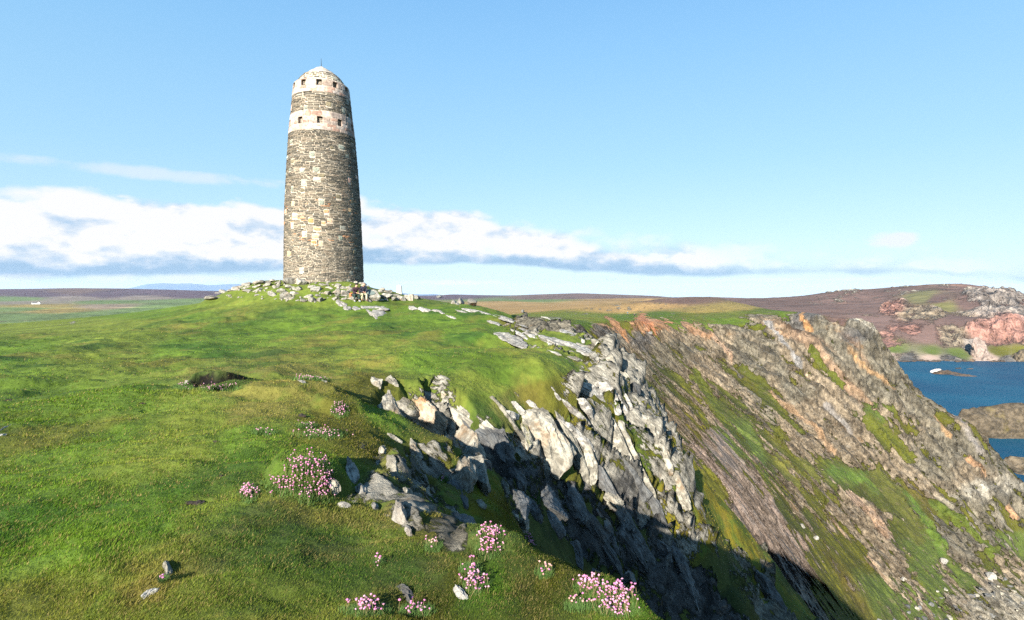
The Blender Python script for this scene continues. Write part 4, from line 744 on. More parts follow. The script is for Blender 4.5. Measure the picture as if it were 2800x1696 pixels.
NEAR = [
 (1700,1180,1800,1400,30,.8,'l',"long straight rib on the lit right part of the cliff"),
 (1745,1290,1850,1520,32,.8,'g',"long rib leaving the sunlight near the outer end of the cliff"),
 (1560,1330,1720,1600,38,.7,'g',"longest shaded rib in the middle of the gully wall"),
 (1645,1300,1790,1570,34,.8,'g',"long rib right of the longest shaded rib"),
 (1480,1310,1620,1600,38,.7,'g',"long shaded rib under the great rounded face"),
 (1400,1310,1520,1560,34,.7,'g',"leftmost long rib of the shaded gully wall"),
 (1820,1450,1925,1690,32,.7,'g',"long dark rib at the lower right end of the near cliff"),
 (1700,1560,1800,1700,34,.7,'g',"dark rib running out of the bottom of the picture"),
 (1525,1130,1620,1330,28,.8,'l',"long pale rib touching the right side of the great rounded face"),
 (1645,1110,1725,1290,28,.8,'l',"long pale rib under the bright white slabs"),
 (1755,1130,1830,1290,22,.8,'l',"slender rib just inside the lower rim"),
 (1350,1095,1425,1200,26,.7,'l',"pale rib between the long pale slab and the white tongue of rock"),
 (1120,1205,1145,1262,34,1.1,'l',"shaded pale stone on the bank left of the pointed upright one"),
 (1060,1255,1098,1330,30,1.0,'l',"long rough stone rib below the moss crest lip"),
 (1100,1330,1124,1372,26,1.0,'l',"stubby stone between the bank stone and the crusted pair"),
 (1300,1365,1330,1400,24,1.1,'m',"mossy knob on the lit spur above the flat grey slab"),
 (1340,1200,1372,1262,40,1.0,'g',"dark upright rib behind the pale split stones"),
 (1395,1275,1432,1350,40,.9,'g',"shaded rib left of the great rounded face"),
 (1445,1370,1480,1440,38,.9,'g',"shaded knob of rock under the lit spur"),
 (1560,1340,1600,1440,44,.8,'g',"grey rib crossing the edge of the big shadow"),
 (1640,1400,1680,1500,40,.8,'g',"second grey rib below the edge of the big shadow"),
 (1205,1190,1232,1275,84,1.7,'l',"pointed pale stone standing upright at the edge of the dark hollow"),
 (1250,1200,1292,1280,86,1.5,'l',"broad lichened boulder beside the pointed upright stone"),
 (1245,1262,1275,1345,74,1.1,'l',"pale split stone leaning below the broad lichened boulder"),
 (1296,1268,1322,1352,56,1.2,'l',"narrow grey-white fin of rock pointing down the slope beside the split stone"),
 (1325,1235,1400,1290,22,.7,'l',"thin flat pinkish-white slab lying over the shaded gap"),
 (1372,1310,1392,1362,22,1.2,'l',"small pale wedge stone on the lit grassy spur"),
 (1148,1100,1208,1182,66,1.1,'o',"rust-orange sided boulder above the dark hollow"),
 (1052,1080,1092,1145,60,1.1,'l',"grey boulder with a white lichen spot on the notch bank"),
 (1085,1088,1128,1142,44,1.,'m',"mossy ribbed stone joined to the boulder with the white spot"),
 (1020,1040,1044,1068,30,1.3,'l',"small rounded egg-shaped stone at the top of the notch"),
 (1050,1030,1086,1056,18,1.,'l',"thin pale stone ledge at the crest of the grassy bump"),
 (1128,1092,1150,1112,20,1.1,'m',"little brown stone between the mossy ribbed stone and the orange boulder"),
 (1212,1075,1340,1180,56,.8,'l',"long pale slab running down from the turf edge above the shaded gully"),
 (1300,1135,1420,1290,80,.8,'g',"long grey half-shaded slab below the pale one"),
 (1375,1128,1420,1145,20,.8,'w',"small white tongue of rock on the brown turf edge"),
 (1395,1098,1440,1140,20,.8,'w',"white sloping slab with a turf notch beside it"),
 (1442,1095,1468,1115,12,.9,'w',"tiny white flake of rock at the turf edge"),
 (1465,1135,1530,1300,135,.7,'l',"large rounded pale rock face in the middle of the cliff"),
 (1430,1165,1445,1235,30,.8,'m',"brown mossy buttress on the left flank of the large rounded face"),
 (1538,1150,1618,1225,24,.8,'w',"long white rib right of the large rounded face"),
 (1600,1215,1628,1330,34,.8,'l',"tall ribbed pillar of pale schist in the middle of the cliff"),
 (1540,1042,1610,1078,20,.8,'w',"upper white slab at the turf brink, leftmost of the ribbed group"),
 (1590,1045,1660,1090,24,.9,'w',"bright white slab at the crest of the ribbed group"),
 (1640,1050,1690,1140,34,.9,'w',"tall white rib curving over the crest of the ribbed group"),
 (1580,1085,1625,1140,24,.8,'w',"white rib in the grass below the brink slabs"),
 (1540,1100,1612,1165,16,.8,'w',"thin white stripe of rock running down the grassy gap"),
 (1515,1075,1530,1092,8,1.,'w',"small white chip standing on the turf above the thin stripe"),
 (1680,1070,1712,1130,16,.9,'w',"narrow pale rib near the right brink"),
 (1705,1075,1738,1150,14,.9,'w',"thin bright spike of rock furthest right of the ribbed group"),
 (1690,1150,1710,1200,26,.9,'l',"blocky pale rock under the thin spike"),
 (1655,970,1690,1020,24,1.1,'l',"pale crag on the skyline rim above the ribbed group"),
 (1690,1010,1722,1060,26,1.1,'l',"rugged grey-white crest stone on the rim"),
 (1725,1045,1752,1085,22,1.1,'g',"dark blocky stone at the outer end of the rim"),
 (1770,1150,1800,1240,26,.9,'l',"grey fin on the lower rim of the cliff"),
 (1805,1200,1830,1290,24,.9,'l',"ragged grey fin outside the lower rim"),
 (1850,1300,1880,1400,30,1.0,'l',"pale rounded buttress at the far lower tip of the rim"),
 (1700,1260,1780,1380,30,.8,'g',"dark slanting rib in the half-shaded cliff"),
 (1655,1345,1690,1385,42,.8,'l',"pale ledge catching the sun on the edge of the big shadow"),
 (1236,1395,1318,1460,62,.55,'g',"flat grey weathered slab behind the pink flowers"),
 (1396,1408,1416,1428,22,.8,'l',"small whitish stone lying on the lit spur grass"),
 (1424,1412,1445,1468,28,1.,'l',"grey block at the broken edge of the spur"),
 (1222,1300,1268,1380,40,.9,'g',"grey ribbed stone between shaded turf and orange moss"),
 (958,1266,978,1325,44,1.,'w',"knobbly white stone in the brown heath right of the big flower cushion"),
 (985,1322,1002,1382,34,1.,'w',"white stone continuing downhill from the knobbly one"),
 (898,1315,915,1352,34,1.1,'l',"grey stone in the shade of the big flower cushion"),
 (925,1382,955,1390,24,.7,'w',"low blotched black and white stone in brown turf"),
 (1022,1375,1032,1400,14,1.,'w',"slim pale shard in the brown heath"),
 (1082,1385,1104,1430,38,1.,'w',"white crusted stone above a smaller white one on the heath slope"),
 (1112,1440,1122,1468,16,1.,'w',"small white crusted stone at the foot of the heath slope"),
 (1150,1368,1160,1465,38,1.,'l',"long upright grey stone beside orange moss"),
 (1040,1215,1052,1245,20,1.,'l',"pale stone on the dark bank under the moss crest"),
 (1085,1245,1110,1310,32,.9,'g',"pale blue-grey stone in the shaded bank"),
 (1062,1190,1100,1215,14,.8,'l',"thin pale ledge on the lip of the dark hollow"),
 (1160,1305,1168,1330,12,1.4,'l',"tiny upright fin stone on the heath terrace"),
 (1095,1605,1125,1645,30,.7,'g',"half buried grey stone at the bottom edge of the brown turf"),
 (1243,1605,1270,1640,24,.8,'w',"white shard lying beside the shaded flower patch"),
 (815,1040,835,1052,14,.7,'w',"white stone tucked under the moss crest of the mound"),
 (870,1040,900,1058,16,.8,'l',"pale stone edging the moss crest of the mound"),
 (503,1044,530,1048,12,.7,'w',"thin white stone in the turf left of the eroded hollow"),
 (455,1540,462,1580,20,1.2,'l',"upright dark-sided stone in yellow turf"),
 (385,1640,425,1612,26,.8,'w',"low white stone in the yellow turf below the upright one"),
 (-5,1180,38,1160,14,.5,'w',"white flat stone at the left edge of the picture"),
 (-12,1198,14,1190,20,.5,'w',"smaller white stone just below the flat one at the left edge"),
 (1620,1560,1640,1620,24,.8,'g',"thin dark slab at the foot of the shaded gully"),
 (2060,1570,2150,1660,75,.5,'g',"big tilted slab in deep shade near the bottom of the gully"),
 (1560,1480,1590,1560,40,.8,'g',"dark ribbed buttress in the shaded gully"),
 (1500,1400,1530,1470,46,.8,'g',"shaded grey rock wall above the gully floor"),
 (1700,1450,1760,1560,40,.8,'g',"dark rock rib running down the shaded lower cliff"),
 (1800,1470,1840,1560,36,.8,'g',"outermost dark rib of the shaded lower cliff"),
]
FARR = [
 (968,840,986,852,8,.5,'w',"small pale outcrop in the grass between two larger speckled ones"),
 (1186,846,1215,858,7,.5,'w',"low pale ledge midway between the matching pair and the skyline ridge"),
 (1220,862,1252,872,6,.5,'w',"faint pale ledge below the skyline ridge's left end"),
 (1340,878,1372,892,8,.5,'w',"small pale slab in the grass above the broad ribbed outcrop's left end"),
 (1446,912,1470,928,9,.5,'w',"pale slab in the turf right beside the thin broken line of rock"),
 (1530,905,1590,935,14,.5,'w',"pale rock edging the brink above the great strip"),
 (1580,940,1640,972,16,.5,'l',"ribbed ledge continuing the great strip to the brink"),
 (928,822,948,842,9,.5,'w',"low speckled outcrop in the grass just below the seated pair"),
 (945,838,952,848,8,.6,'w',"small white chip below the low speckled outcrop"),
 (1012,834,1034,866,20,.35,'w',"widest speckled grey-white rock pavement below the tower mound"),
 (1025,838,1050,850,14,.5,'w',"narrow pale strip joined to the wide rock pavement"),
 (1050,838,1108,852,12,.4,'w',"long pale outcrop sloping right of the wide pavement"),
 (1120,838,1142,848,10,.5,'w',"small pale outcrop, left of a matching pair in the grass"),
 (1145,842,1178,854,12,.45,'w',"right one of the pair of pale outcrops in the grass"),
 (1192,812,1212,818,12,.8,'l',"little knobbly outcrop on the skyline"),
 (1228,828,1262,838,16,.9,'l',"left half of the craggy rock ridge on the skyline"),
 (1258,828,1298,842,18,1.,'l',"middle of the craggy rock ridge on the skyline"),
 (1290,832,1330,850,20,.9,'l',"right mossy end of the craggy rock ridge on the skyline"),
 (1250,848,1276,856,6,.6,'w',"thin white sliver of rock left of the long pale strips"),
 (1272,845,1352,868,9,.5,'w',"long thin pale rock strip below the craggy ridge"),
 (1352,860,1440,895,12,.5,'w',"long pale strip of rock leading to the cliff edge"),
 (1368,905,1440,948,22,.35,'w',"broad pale ribbed outcrop in the grass"),
 (1394,896,1440,928,6,.6,'w',"thin broken line of pale rock above the broad ribbed outcrop"),
 (1422,900,1500,940,16,.5,'w',"upper end of the great pale rock strip near the brink"),
 (1490,925,1602,966,30,.45,'w',"lower broad end of the great pale rock strip near the brink"),
 (1462,945,1492,963,6,.5,'w',"thin pale sliver in the grass below the great strip"),
 (1500,958,1535,972,8,.5,'w',"small pale ledge under the great strip"),
 (1560,975,1590,990,14,.6,'l',"mossy-topped ledge before the brink"),
 (1622,930,1648,955,16,.8,'l',"pale rock on the brink below the great strip"),
 (1612,960,1632,984,18,.8,'l',"broken pale block on the brink"),
 (1582,1012,1606,1018,7,.5,'w',"small white slab in the grass before the ribbed group"),
 (1642,1030,1662,1040,6,.6,'w',"tiny white slab near the brink above the ribbed group"),
 (577,815,597,817,14,.7,'l',"clump of small stones at the left shoulder of the hill"),
 (1426,848,1440,862,6,1.,'w',"small white outcrop on the saddle behind the headland"),
 (1482,868,1510,876,8,.8,'w',"little group of white ledges at the head of the gully"),
]
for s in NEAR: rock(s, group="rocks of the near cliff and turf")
for s in FARR: rock(s, group="pale outcrops on the grassy headland", lvl=4)

# --- stones heaped round the tower foot: (x, y, w, h) read off the photograph
def zA(l, sx, ox, oy): return [(ox+a/sx, oy+b/sx, c/sx, d/sx) for a, b, c, d in l]
HEAP = zA([(895,200,150,70),(1020,190,130,50),(1050,235,110,60),(1130,165,110,40),(1240,215,60,130),(1180,270,90,60),(1220,205,110,40),(870,265,110,30),(890,315,150,55),(700,230,140,60),(760,215,90,40),(560,280,160,60),(500,310,100,70),(420,330,80,40),(700,285,90,30),(700,335,170,26),(640,300,70,40),(320,350,130,26),(210,380,90,20),(1420,180,150,110),(1640,190,170,120),(1800,170,60,60),(1400,270,110,60),(1280,335,110,80),(1130,400,180,60),(1340,420,170,110),(1485,380,110,60),(1560,300,140,90),(1420,465,110,60),(1635,495,110,50),(1735,430,110,60),(1790,485,140,80),(1930,490,90,75),(1840,315,170,90),(1800,270,110,40),(1960,230,90,40),(2050,240,90,40),(2075,190,70,40),(2220,245,100,60),(2110,290,80,35),(2060,375,120,60),(2210,360,110,90),(2230,420,80,40),(2340,295,70,30),(2430,290,90,40),(2360,380,110,70),(2430,330,80,40),(2210,470,100,50),(2350,470,80,40),(1490,290,60,70),(880,410,70,36),(1900,420,80,40)], 6.16, 560, 740)
HEAP += zA([(20,130,60,60),(15,220,70,90),(110,155,80,40),(205,155,80,36),(200,195,80,36),(130,235,110,60),(125,325,80,40),(235,325,90,50),(120,285,80,30),(800,215,130,45),(800,285,120,70),(730,300,80,50),(950,280,120,30),(1040,330,120,75),(1170,320,130,100),(1260,310,90,60),(1310,325,70,40),(910,335,80,60),(960,340,60,50),(610,355,90,36),(690,355,90,30),(520,365,80,26),(800,355,70,26),(660,140,110,70),(900,190,60,50),(830,165,30,20),(700,210,60,50),(620,120,60,40),(560,110,60,40),(500,95,60,40),(440,100,60,40),(380,85,60,30),(300,70,60,30),(240,60,60,24),(740,180,70,50),(1110,290,50,40),(290,350,60,30)], 5.867, 920, 760)
M_HEAP = stone_material("heap_stone", (.20, .19, .16), (.38, .36, .31), (.55, .33, .18), .35, .85, scale=2.)
hseen = {(1640,190): "big pinkish block against the foot of the tower", (1340,420): "large rounded speckled boulder low on the mound", (1840,315): "broad roof-shaped grey boulder below the tower", (1130,400): "flat oval white stone on the grass left of the big speckled boulder",
         (1420,180): "tall pale block leaning on the tower's left foot", (1240,215): "tall arched slab standing left of the tower", (1735,430): "orange-tinted boulder between two white ones at the mound's foot", (1930,490): "small pale upright block at the foot of the mound below the tower"}
hs2 = {(1170,320): "large squarish cream boulder at the right foot of the mound", (1040,330): "wedge-shaped cream boulder beside the large squarish one", (660,140): "rusty jagged stone high on the right shoulder of the mound", (235,325): "white seat stone beneath the person in the black hat"}
lab_at = {(round(560+a/6.16, 1), round(740+b/6.16, 1)): l for (a, b), l in hseen.items()}; lab_at.update({(round(920+a/5.867, 1), round(760+b/5.867, 1)): l for (a, b), l in hs2.items()})
rh = np.random.default_rng(77)
def heap_stone(px, py, wpx, hpx, label, lvl=3, mat=M_HEAP):
    c = hit(px, min(py+hpx*.38, 838)) if py+hpx*.5 > 700 else hit(px, py); nseed[0] += 1
    mpp = c.y/F_PX; w, h = wpx*mpp/2, hpx*mpp/2
    P_, Fc = rock_shape(lvl, (w*1.15, w*rh.uniform(.7, 1.1)*1.05, max(h, w*.35)*1.2), nseed[0]*7, cuts=10, rough=.07, sq=.7)
    a = rh.uniform(-.5, .5); tl = rh.uniform(-.35, .35); M = Matrix.Rotation(a, 3, 'Z') @ Matrix.Rotation(tl, 3, 'Y'); Pw = P_@np.array(M).T
    me = npmesh("boulder", Pw, None, Fc, smooth=True); o = link("boulder", me, mat); o.location = (c.x, c.y+w*.4, c.z+h*.45)
    props(o, label, "boulder", "stones heaped round the tower foot"); return o
def zone_label(px, py, w):
    sz = "large" if w > 20 else ("middling" if w > 11 else "small")
    if px < 640: z = "at the far left end of the heap"
    elif px < 700: z = "on the left shoulder of the heap"
    elif px < 775: z = "left of the tower's foot"
    elif px < 850: z = "in front of the tower's left half"
    elif px < 930: z = "in front of the tower's right half"
    elif px < 985: z = "round the seated pair"
    elif px < 1050: z = "right of the memorial stone"
    else: z = "at the right end of the heap"
    r = "high up" if py < 788 else ("midway up" if py < 806 else "low down")
    return "%s pale stone %s %s" % (sz, r, z)
for (px, py, w, h) in HEAP:
    w *= 1.22; h *= 1.15; heap_stone(px, py, w, h, lab_at.get((round(px, 1), round(py, 1)), zone_label(px, py, w)), 4 if w > 17 else 3)
for k in range(95):
    px = rh.uniform(600, 1140); t_ = abs(px-887)/270; ylo = 772+22*t_**1.5; yhi = 828-14*t_**3
    if px < 700: ylo = 782
    py = rh.uniform(ylo, max(yhi, ylo+4))
    if 955 < px < 1035 and 783 < py: continue
    w = rh.uniform(4, 10); heap_stone(px, py, w, w*rh.uniform(.5, .8), zone_label(px, py, w), 2)

# --- coast rocks across the bay
def sea_rock(name, px, py, Yc, half, label, mat, rot=0, seed=1, z=None, cat="rock"):
    P_, Fc = rock_shape(5, half, seed, cuts=16, rough=.20, strata=.22, sq=.8, lam=9); a = rot; M = np.array(Matrix.Rotation(a, 3, 'Z')); me = npmesh(name, P_@M.T, None, Fc); o = link(name, me, mat)
    p = at(px, py, Yc); o.location = (p[0], p[1], SEA_Z if z is None else z); props(o, label, cat); return o
M_REEF = stone_material("reef_rock", (.06, .045, .035), (.14, .10, .07), warmth=.5, lich=.4, scale=.06)
M_GUANO = stone_material("whitened_reef", (.40, .38, .36), (.52, .50, .48), warmth=.1, lich=.5, scale=.1)
M_STACK = stone_material("pink_stack", (.22, .17, .145), (.32, .26, .22), (.45, .2, .12), .4, .6, scale=.05)
M_HEADR = stone_material("brown_headland_rock", (.09, .072, .048), (.22, .175, .12), (.20, .16, .05), .6, .6, scale=.08)
sea_rock("skerry", 2580, 1024, 722, (22, 7, 4.5), "long low brown skerry in the blue bay", M_REEF, -.15, 31, cat="skerry")
sea_rock("skerry", 2560, 1019, 735, (10, 5, 5), "white-topped hump of the long skerry in the bay", M_GUANO, -.1, 35, cat="skerry")
sea_rock("skerry", 2635, 1028, 705, (14, 4, 2.2), "thin tail end of the long skerry", M_REEF, -.2, 36, cat="skerry")
sea_rock("skerry", 2622, 1010, 770, (5, 3, 1.2), "tiny dark skerry behind the long one", M_REEF, 0, 37, cat="skerry")
sea_rock("skerry", 2650, 1012, 765, (5, 3, 1.2), "tiny dark skerry, right one of the two behind the long one", M_REEF, .1, 39, cat="skerry")
sea_rock("coastal_rock", 2850, 1190, 425, (72, 26, 24), "rugged brown rock headland jutting into the bay at the right edge", M_HEADR, -.12, 47, cat="rock")
sea_rock("coastal_rock", 2880, 1300, 330, (30, 16, 12), "dark ragged rock at the foot of the cliff by the shaded water", M_HEADR, -.5, 42, cat="rock")
sea_rock("sea_stack", 2672, 975, 868, (17, 12, 34), "pinkish rock stack standing on the pebble beach", M_STACK, .5, 43, cat="sea stack")
sea_rock("sea_stack", 2695, 978, 860, (11, 9, 16), "lower shoulder rock leaning against the pinkish stack", M_STACK, .2, 44, cat="sea stack")
sea_rock("sea_stack", 2790, 985, 850, (15, 12, 17), "grey-green blocky rock at the right end of the beach", M_HEADR, .2, 45, cat="sea stack")
for k in range(26):
    px = 2470+k*13+RNG.uniform(-8, 8); nseed[0] += 1
    sea_rock("shore_rock", px, 985, 850+RNG.uniform(-12, 6), (RNG.uniform(3, 9), RNG.uniform(2, 4), RNG.uniform(1.2, 3)), "low dark rock in the line awash along the beach", M_REEF, RNG.uniform(-.4, .4), nseed[0], cat="shore rock")['group'] = "dark rocks awash along the beach"
# loose boulders on the far slope
for px, py, w, lab, mt in [(2579, 1540, 20, "rounded lilac-grey boulder alone on bright grass of the far slope", M_WHITE), (2707, 1582, 24, "lilac-grey boulder above the scree at the lower right", M_WHITE), (2193, 1440, 15, "white boulder low on the far scree slope", M_WHITE), (2230, 1475, 15, "white boulder below and right of the one on the scree slope", M_WHITE),
                           (1778, 912, 10, "white block under the orange earth scar", M_WHITE), (2470, 1585, 12, "small pale boulder on the far slope above the scree", M_WHITE)]:
    c = hit(px, py); mpp = c.y/F_PX; w_ = w*mpp/2; P_, Fc = rock_shape(4, (w_*1.2, w_*.9, w_), px, cuts=10, rough=.06); o = link("boulder", npmesh("boulder", P_, None, Fc), mt); o.location = c+Vector((0, 0, w_*.4)); props(o, lab, "boulder")
for k in range(110):
    px = RNG.uniform(2380, 2800); py = RNG.uniform(1560, 1720)
    if py < 1560+(2800-px)*.40-40 or RNG.random() > .8: continue
    c = hit(px, py); w_ = RNG.uniform(.25, .8); nseed[0] += 1; P_, Fc = rock_shape(2, (w_*1.2, w_*.8, w_*.6), nseed[0], cuts=8, rough=.08); P_ = P_@np.array(Matrix.Rotation(RNG.uniform(0, 3), 3, 'Z')).T
    o = link("scree_block", npmesh("scree_block", P_, None, Fc, smooth=False), [M_GREY, M_GREY, M_LICH][k % 3]); o.location = c+Vector((0, 0, w_*.2)); props(o, "fallen angular block in the scree at the lower right of the far slope", "rock", "scree blocks at the foot of the far slope")
# ============================================================ TURF BLADES (nobody could count them: one object)
def grid_pt(th, lr):
    fi = np.interp(th, TH, np.arange(NT_)); fj = np.interp(lr, LR, np.arange(NR_)); i = np.clip(fi.astype(int), 0, NT_-2); j = np.clip(fj.astype(int), 0, NR_-2); a = (fi-i)[:, None]; b = (fj-j)[:, None]
    def L(Q): return (Q[i, j]*(1-a)+Q[i+1, j]*a)*(1-b)+(Q[i, j+1]*(1-a)+Q[i+1, j+1]*a)*b
    return L
CG = COLV.reshape(NT_, NR_, 3); RKG = rock_m.reshape(NT_, NR_, 1)
def blades(n, r0, r1, seed):
    rg = np.random.default_rng(seed); u = rg.random(n*2)
    # evenly spread over what is seen: density falls with distance
    inv = 1/r0+(1/r1-1/r0)*u; R = 1/inv; th = rg.uniform(-.83, .83, len(R))
    L = grid_pt(th, np.log(R)); Pb = L(GZ); C = L(CG); rk_ = L(RKG)[:, 0]
    keep = (rk_+.25*vnoise(Pb*3., 5) < .36); keep &= rg.random(len(R)) < np.clip(1.25-.15*0, 0, 1)
    Pb, C, R = Pb[keep][:n], C[keep][:n], R[keep][:n]; m = len(R)
    lush = fbm(Pb*.9, 3, 131); clump = vnoise(Pb*7., 133)
    brown = np.clip((C[:, 0]-C[:, 1])/.05+.2, 0, 1)
    ln = (.012+.016*rg.random(m)+.030*np.clip(lush, 0, 1)+.006*clump)*np.clip((R/4)**.35, .8, 1.8)*(1+.15*brown)
    wd = np.clip(R*.00055, .0012, .02)*rg.uniform(.7, 1.5, m)
    a = rg.uniform(0, 2*np.pi, m); wind = np.stack([np.full(m, .55), np.full(m, .25)], 1)+.5*np.stack([vnoise(Pb*2.2, 141), vnoise(Pb*2.2, 142)], 1)
    lean = np.stack([np.cos(a), np.sin(a)], 1)*rg.uniform(.2, .9, m)[:, None]+wind*.6
    d = np.stack([lean[:, 0], lean[:, 1], rg.uniform(.45, 1., m)], 1); d /= np.linalg.norm(d, axis=1, keepdims=True)
    b = a+rg.uniform(-.6, .6, m)+np.pi/2; s_ = np.stack([np.cos(b), np.sin(b), np.zeros(m)], 1)*wd[:, None]
    root = Pb-[0, 0, .006]; tip = root+d*ln[:, None]
    V = np.stack([root-s_, root+s_, tip], 1).reshape(-1, 3)
    dry = rg.random(m) < (.13+.22*brown)*np.clip(1+1.5*clump, .3, 2)
    Cb = C*1.5*rg.uniform(.6, 1.5, m)[:, None]; Cb[dry] = np.array([.30, .24, .09])*rg.uniform(.6, 1.3, (dry.sum(), 1))
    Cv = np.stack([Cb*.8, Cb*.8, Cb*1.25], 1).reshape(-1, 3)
    return V, Cv
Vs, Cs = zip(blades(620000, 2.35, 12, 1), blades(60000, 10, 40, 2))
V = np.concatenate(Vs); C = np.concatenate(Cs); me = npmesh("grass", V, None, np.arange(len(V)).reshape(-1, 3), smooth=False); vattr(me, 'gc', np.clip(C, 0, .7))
mg = bpy.data.materials.new("grass_blades"); mg.use_nodes = True; N = NT(mg.node_tree); N.n.clear()
at_ = N.new('ShaderNodeAttribute'); at_.attribute_name = 'gc'; df = N.new('ShaderNodeBsdfDiffuse'); tl = N.new('ShaderNodeBsdfTranslucent'); mx = N.new('ShaderNodeMixShader'); ou = N.new('ShaderNodeOutputMaterial')
N.l.new(at_.outputs['Color'], df.inputs[0]); N.put(tl.inputs[0], N.mix(1., at_.outputs['Color'], (1.2, 1.25, .5), 'MULTIPLY')); mx.inputs[0].default_value = .35; N.l.new(df.outputs[0], mx.inputs[1]); N.l.new(tl.outputs[0], mx.inputs[2]); N.l.new(mx.outputs[0], ou.inputs[0])
props(link("grass", me, mg), "short wind-combed turf blades covering the near mound", "grass", kind='stuff')

# ============================================================ SEA THRIFT
def petal_mat(name, c): return plain(name, c, .7, 0, 0, 40., .15)
MP = [petal_mat("pink_petals", (.52, .17, .34)), petal_mat("pale_petals", (.55, .27, .38)), petal_mat("faded_petals", (.55, .30, .26))]
MSTEM = plain("flower_stem", (.16, .13, .05)); MCUSH = plain("thrift_leaves", (.075, .15, .02), .8, 0, 0, 60., .4)
def flower_mesh(k):
    V, Fc = ico(2); P_ = V*[.0062, .0062, .0048]; P_ = P_+V*(.0022*vnoise(V*5+k*9, 3))[:, None]; P_[:, 2] += .0
    n = len(P_); Vv = [tuple(p) for p in P_]; Ff = [tuple(f) for f in Fc]; mi = [0]*len(Ff)
    for i in range(5): a = i*2*math.pi/5; Vv += [(.0013*math.cos(a), .0013*math.sin(a), -.004), (.0016*math.cos(a)+.012*(k-1), .0016*math.sin(a), -.085)]
    for i in range(5): j = (i+1) % 5; Ff.append((n+2*i, n+2*i+1, n+2*j+1, n+2*j)); mi.append(1)
    me = bpy.data.meshes.new("flower"); me.from_pydata(Vv, [], Ff); me.materials.append(MP[k]); me.materials.append(MSTEM); me.polygons.foreach_set('material_index', mi); me.update(); return me
FM = [flower_mesh(k) for k in range(3)]
rf_ = np.random.default_rng(404)
def thrift(px, py, rx, ry, n, label, tone=0, ang=0., cush=.8):
    n = max(3, int(n*.95))
    c = hit(px, py); root = bpy.data.objects.new("thrift_clump", None); col.objects.link(root); root.location = c; props(root, label, "flowering plant", "clumps of pink sea thrift")
    mpp = c.y/F_PX; nb = int(1500*cush+n*8); pts = []
    while len(pts) < nb:
        a, b = rf_.normal(0, .42, 2)
        if a*a+b*b > 1.1: continue
        X_ = px+(a*rx*math.cos(ang)-b*ry*math.sin(ang))*1.05; Y_ = py+(a*rx*math.sin(ang)+b*ry*math.cos(ang))*1.05
        h = hit(X_, min(Y_, 1800)); 
        if (h-c).length > 6*max(rx, ry)*mpp+.3: continue
        pts.append(h)
    pts = np.array([tuple(p-c) for p in pts]); m = len(pts); k = max(c.y/4, .8)
    a = rf_.uniform(0, 6.28, m); ln = rf_.uniform(.02, .05, m)*k**.5; wd = .0016*k; d = np.stack([np.cos(a)*.7, np.sin(a)*.7, np.full(m, .8)], 1); s_ = np.stack([-np.sin(a), np.cos(a), 0*a], 1)*wd
    V = np.stack([pts-s_, pts+s_, pts+d*ln[:, None]], 1).reshape(-1, 3); me = npmesh("cushion", V, None, np.arange(3*m).reshape(-1, 3), smooth=False); link("cushion", me, MCUSH, root)
    sel = rf_.permutation(m)[:n]
    for q in sel:
        t_ = 0 if rf_.random() < .55 else 1
        if tone == 2 and rf_.random() < .5: t_ = 2
        if tone == 1: t_ = 1 if rf_.random() < .8 else 0
        o = bpy.data.objects.new("flower", FM[t_]); col.objects.link(o); o.parent = root; s = rf_.uniform(.75, 1.2)*min(max(k**.35, .9), 1.35)
        o.location = Vector(pts[q])+Vector((0, 0, rf_.uniform(.02, .075)*min(s, 1.1))); o.rotation_euler = (rf_.uniform(-.35, .35), rf_.uniform(-.35, .35), rf_.uniform(0, 6)); o.scale = (s, s, s)
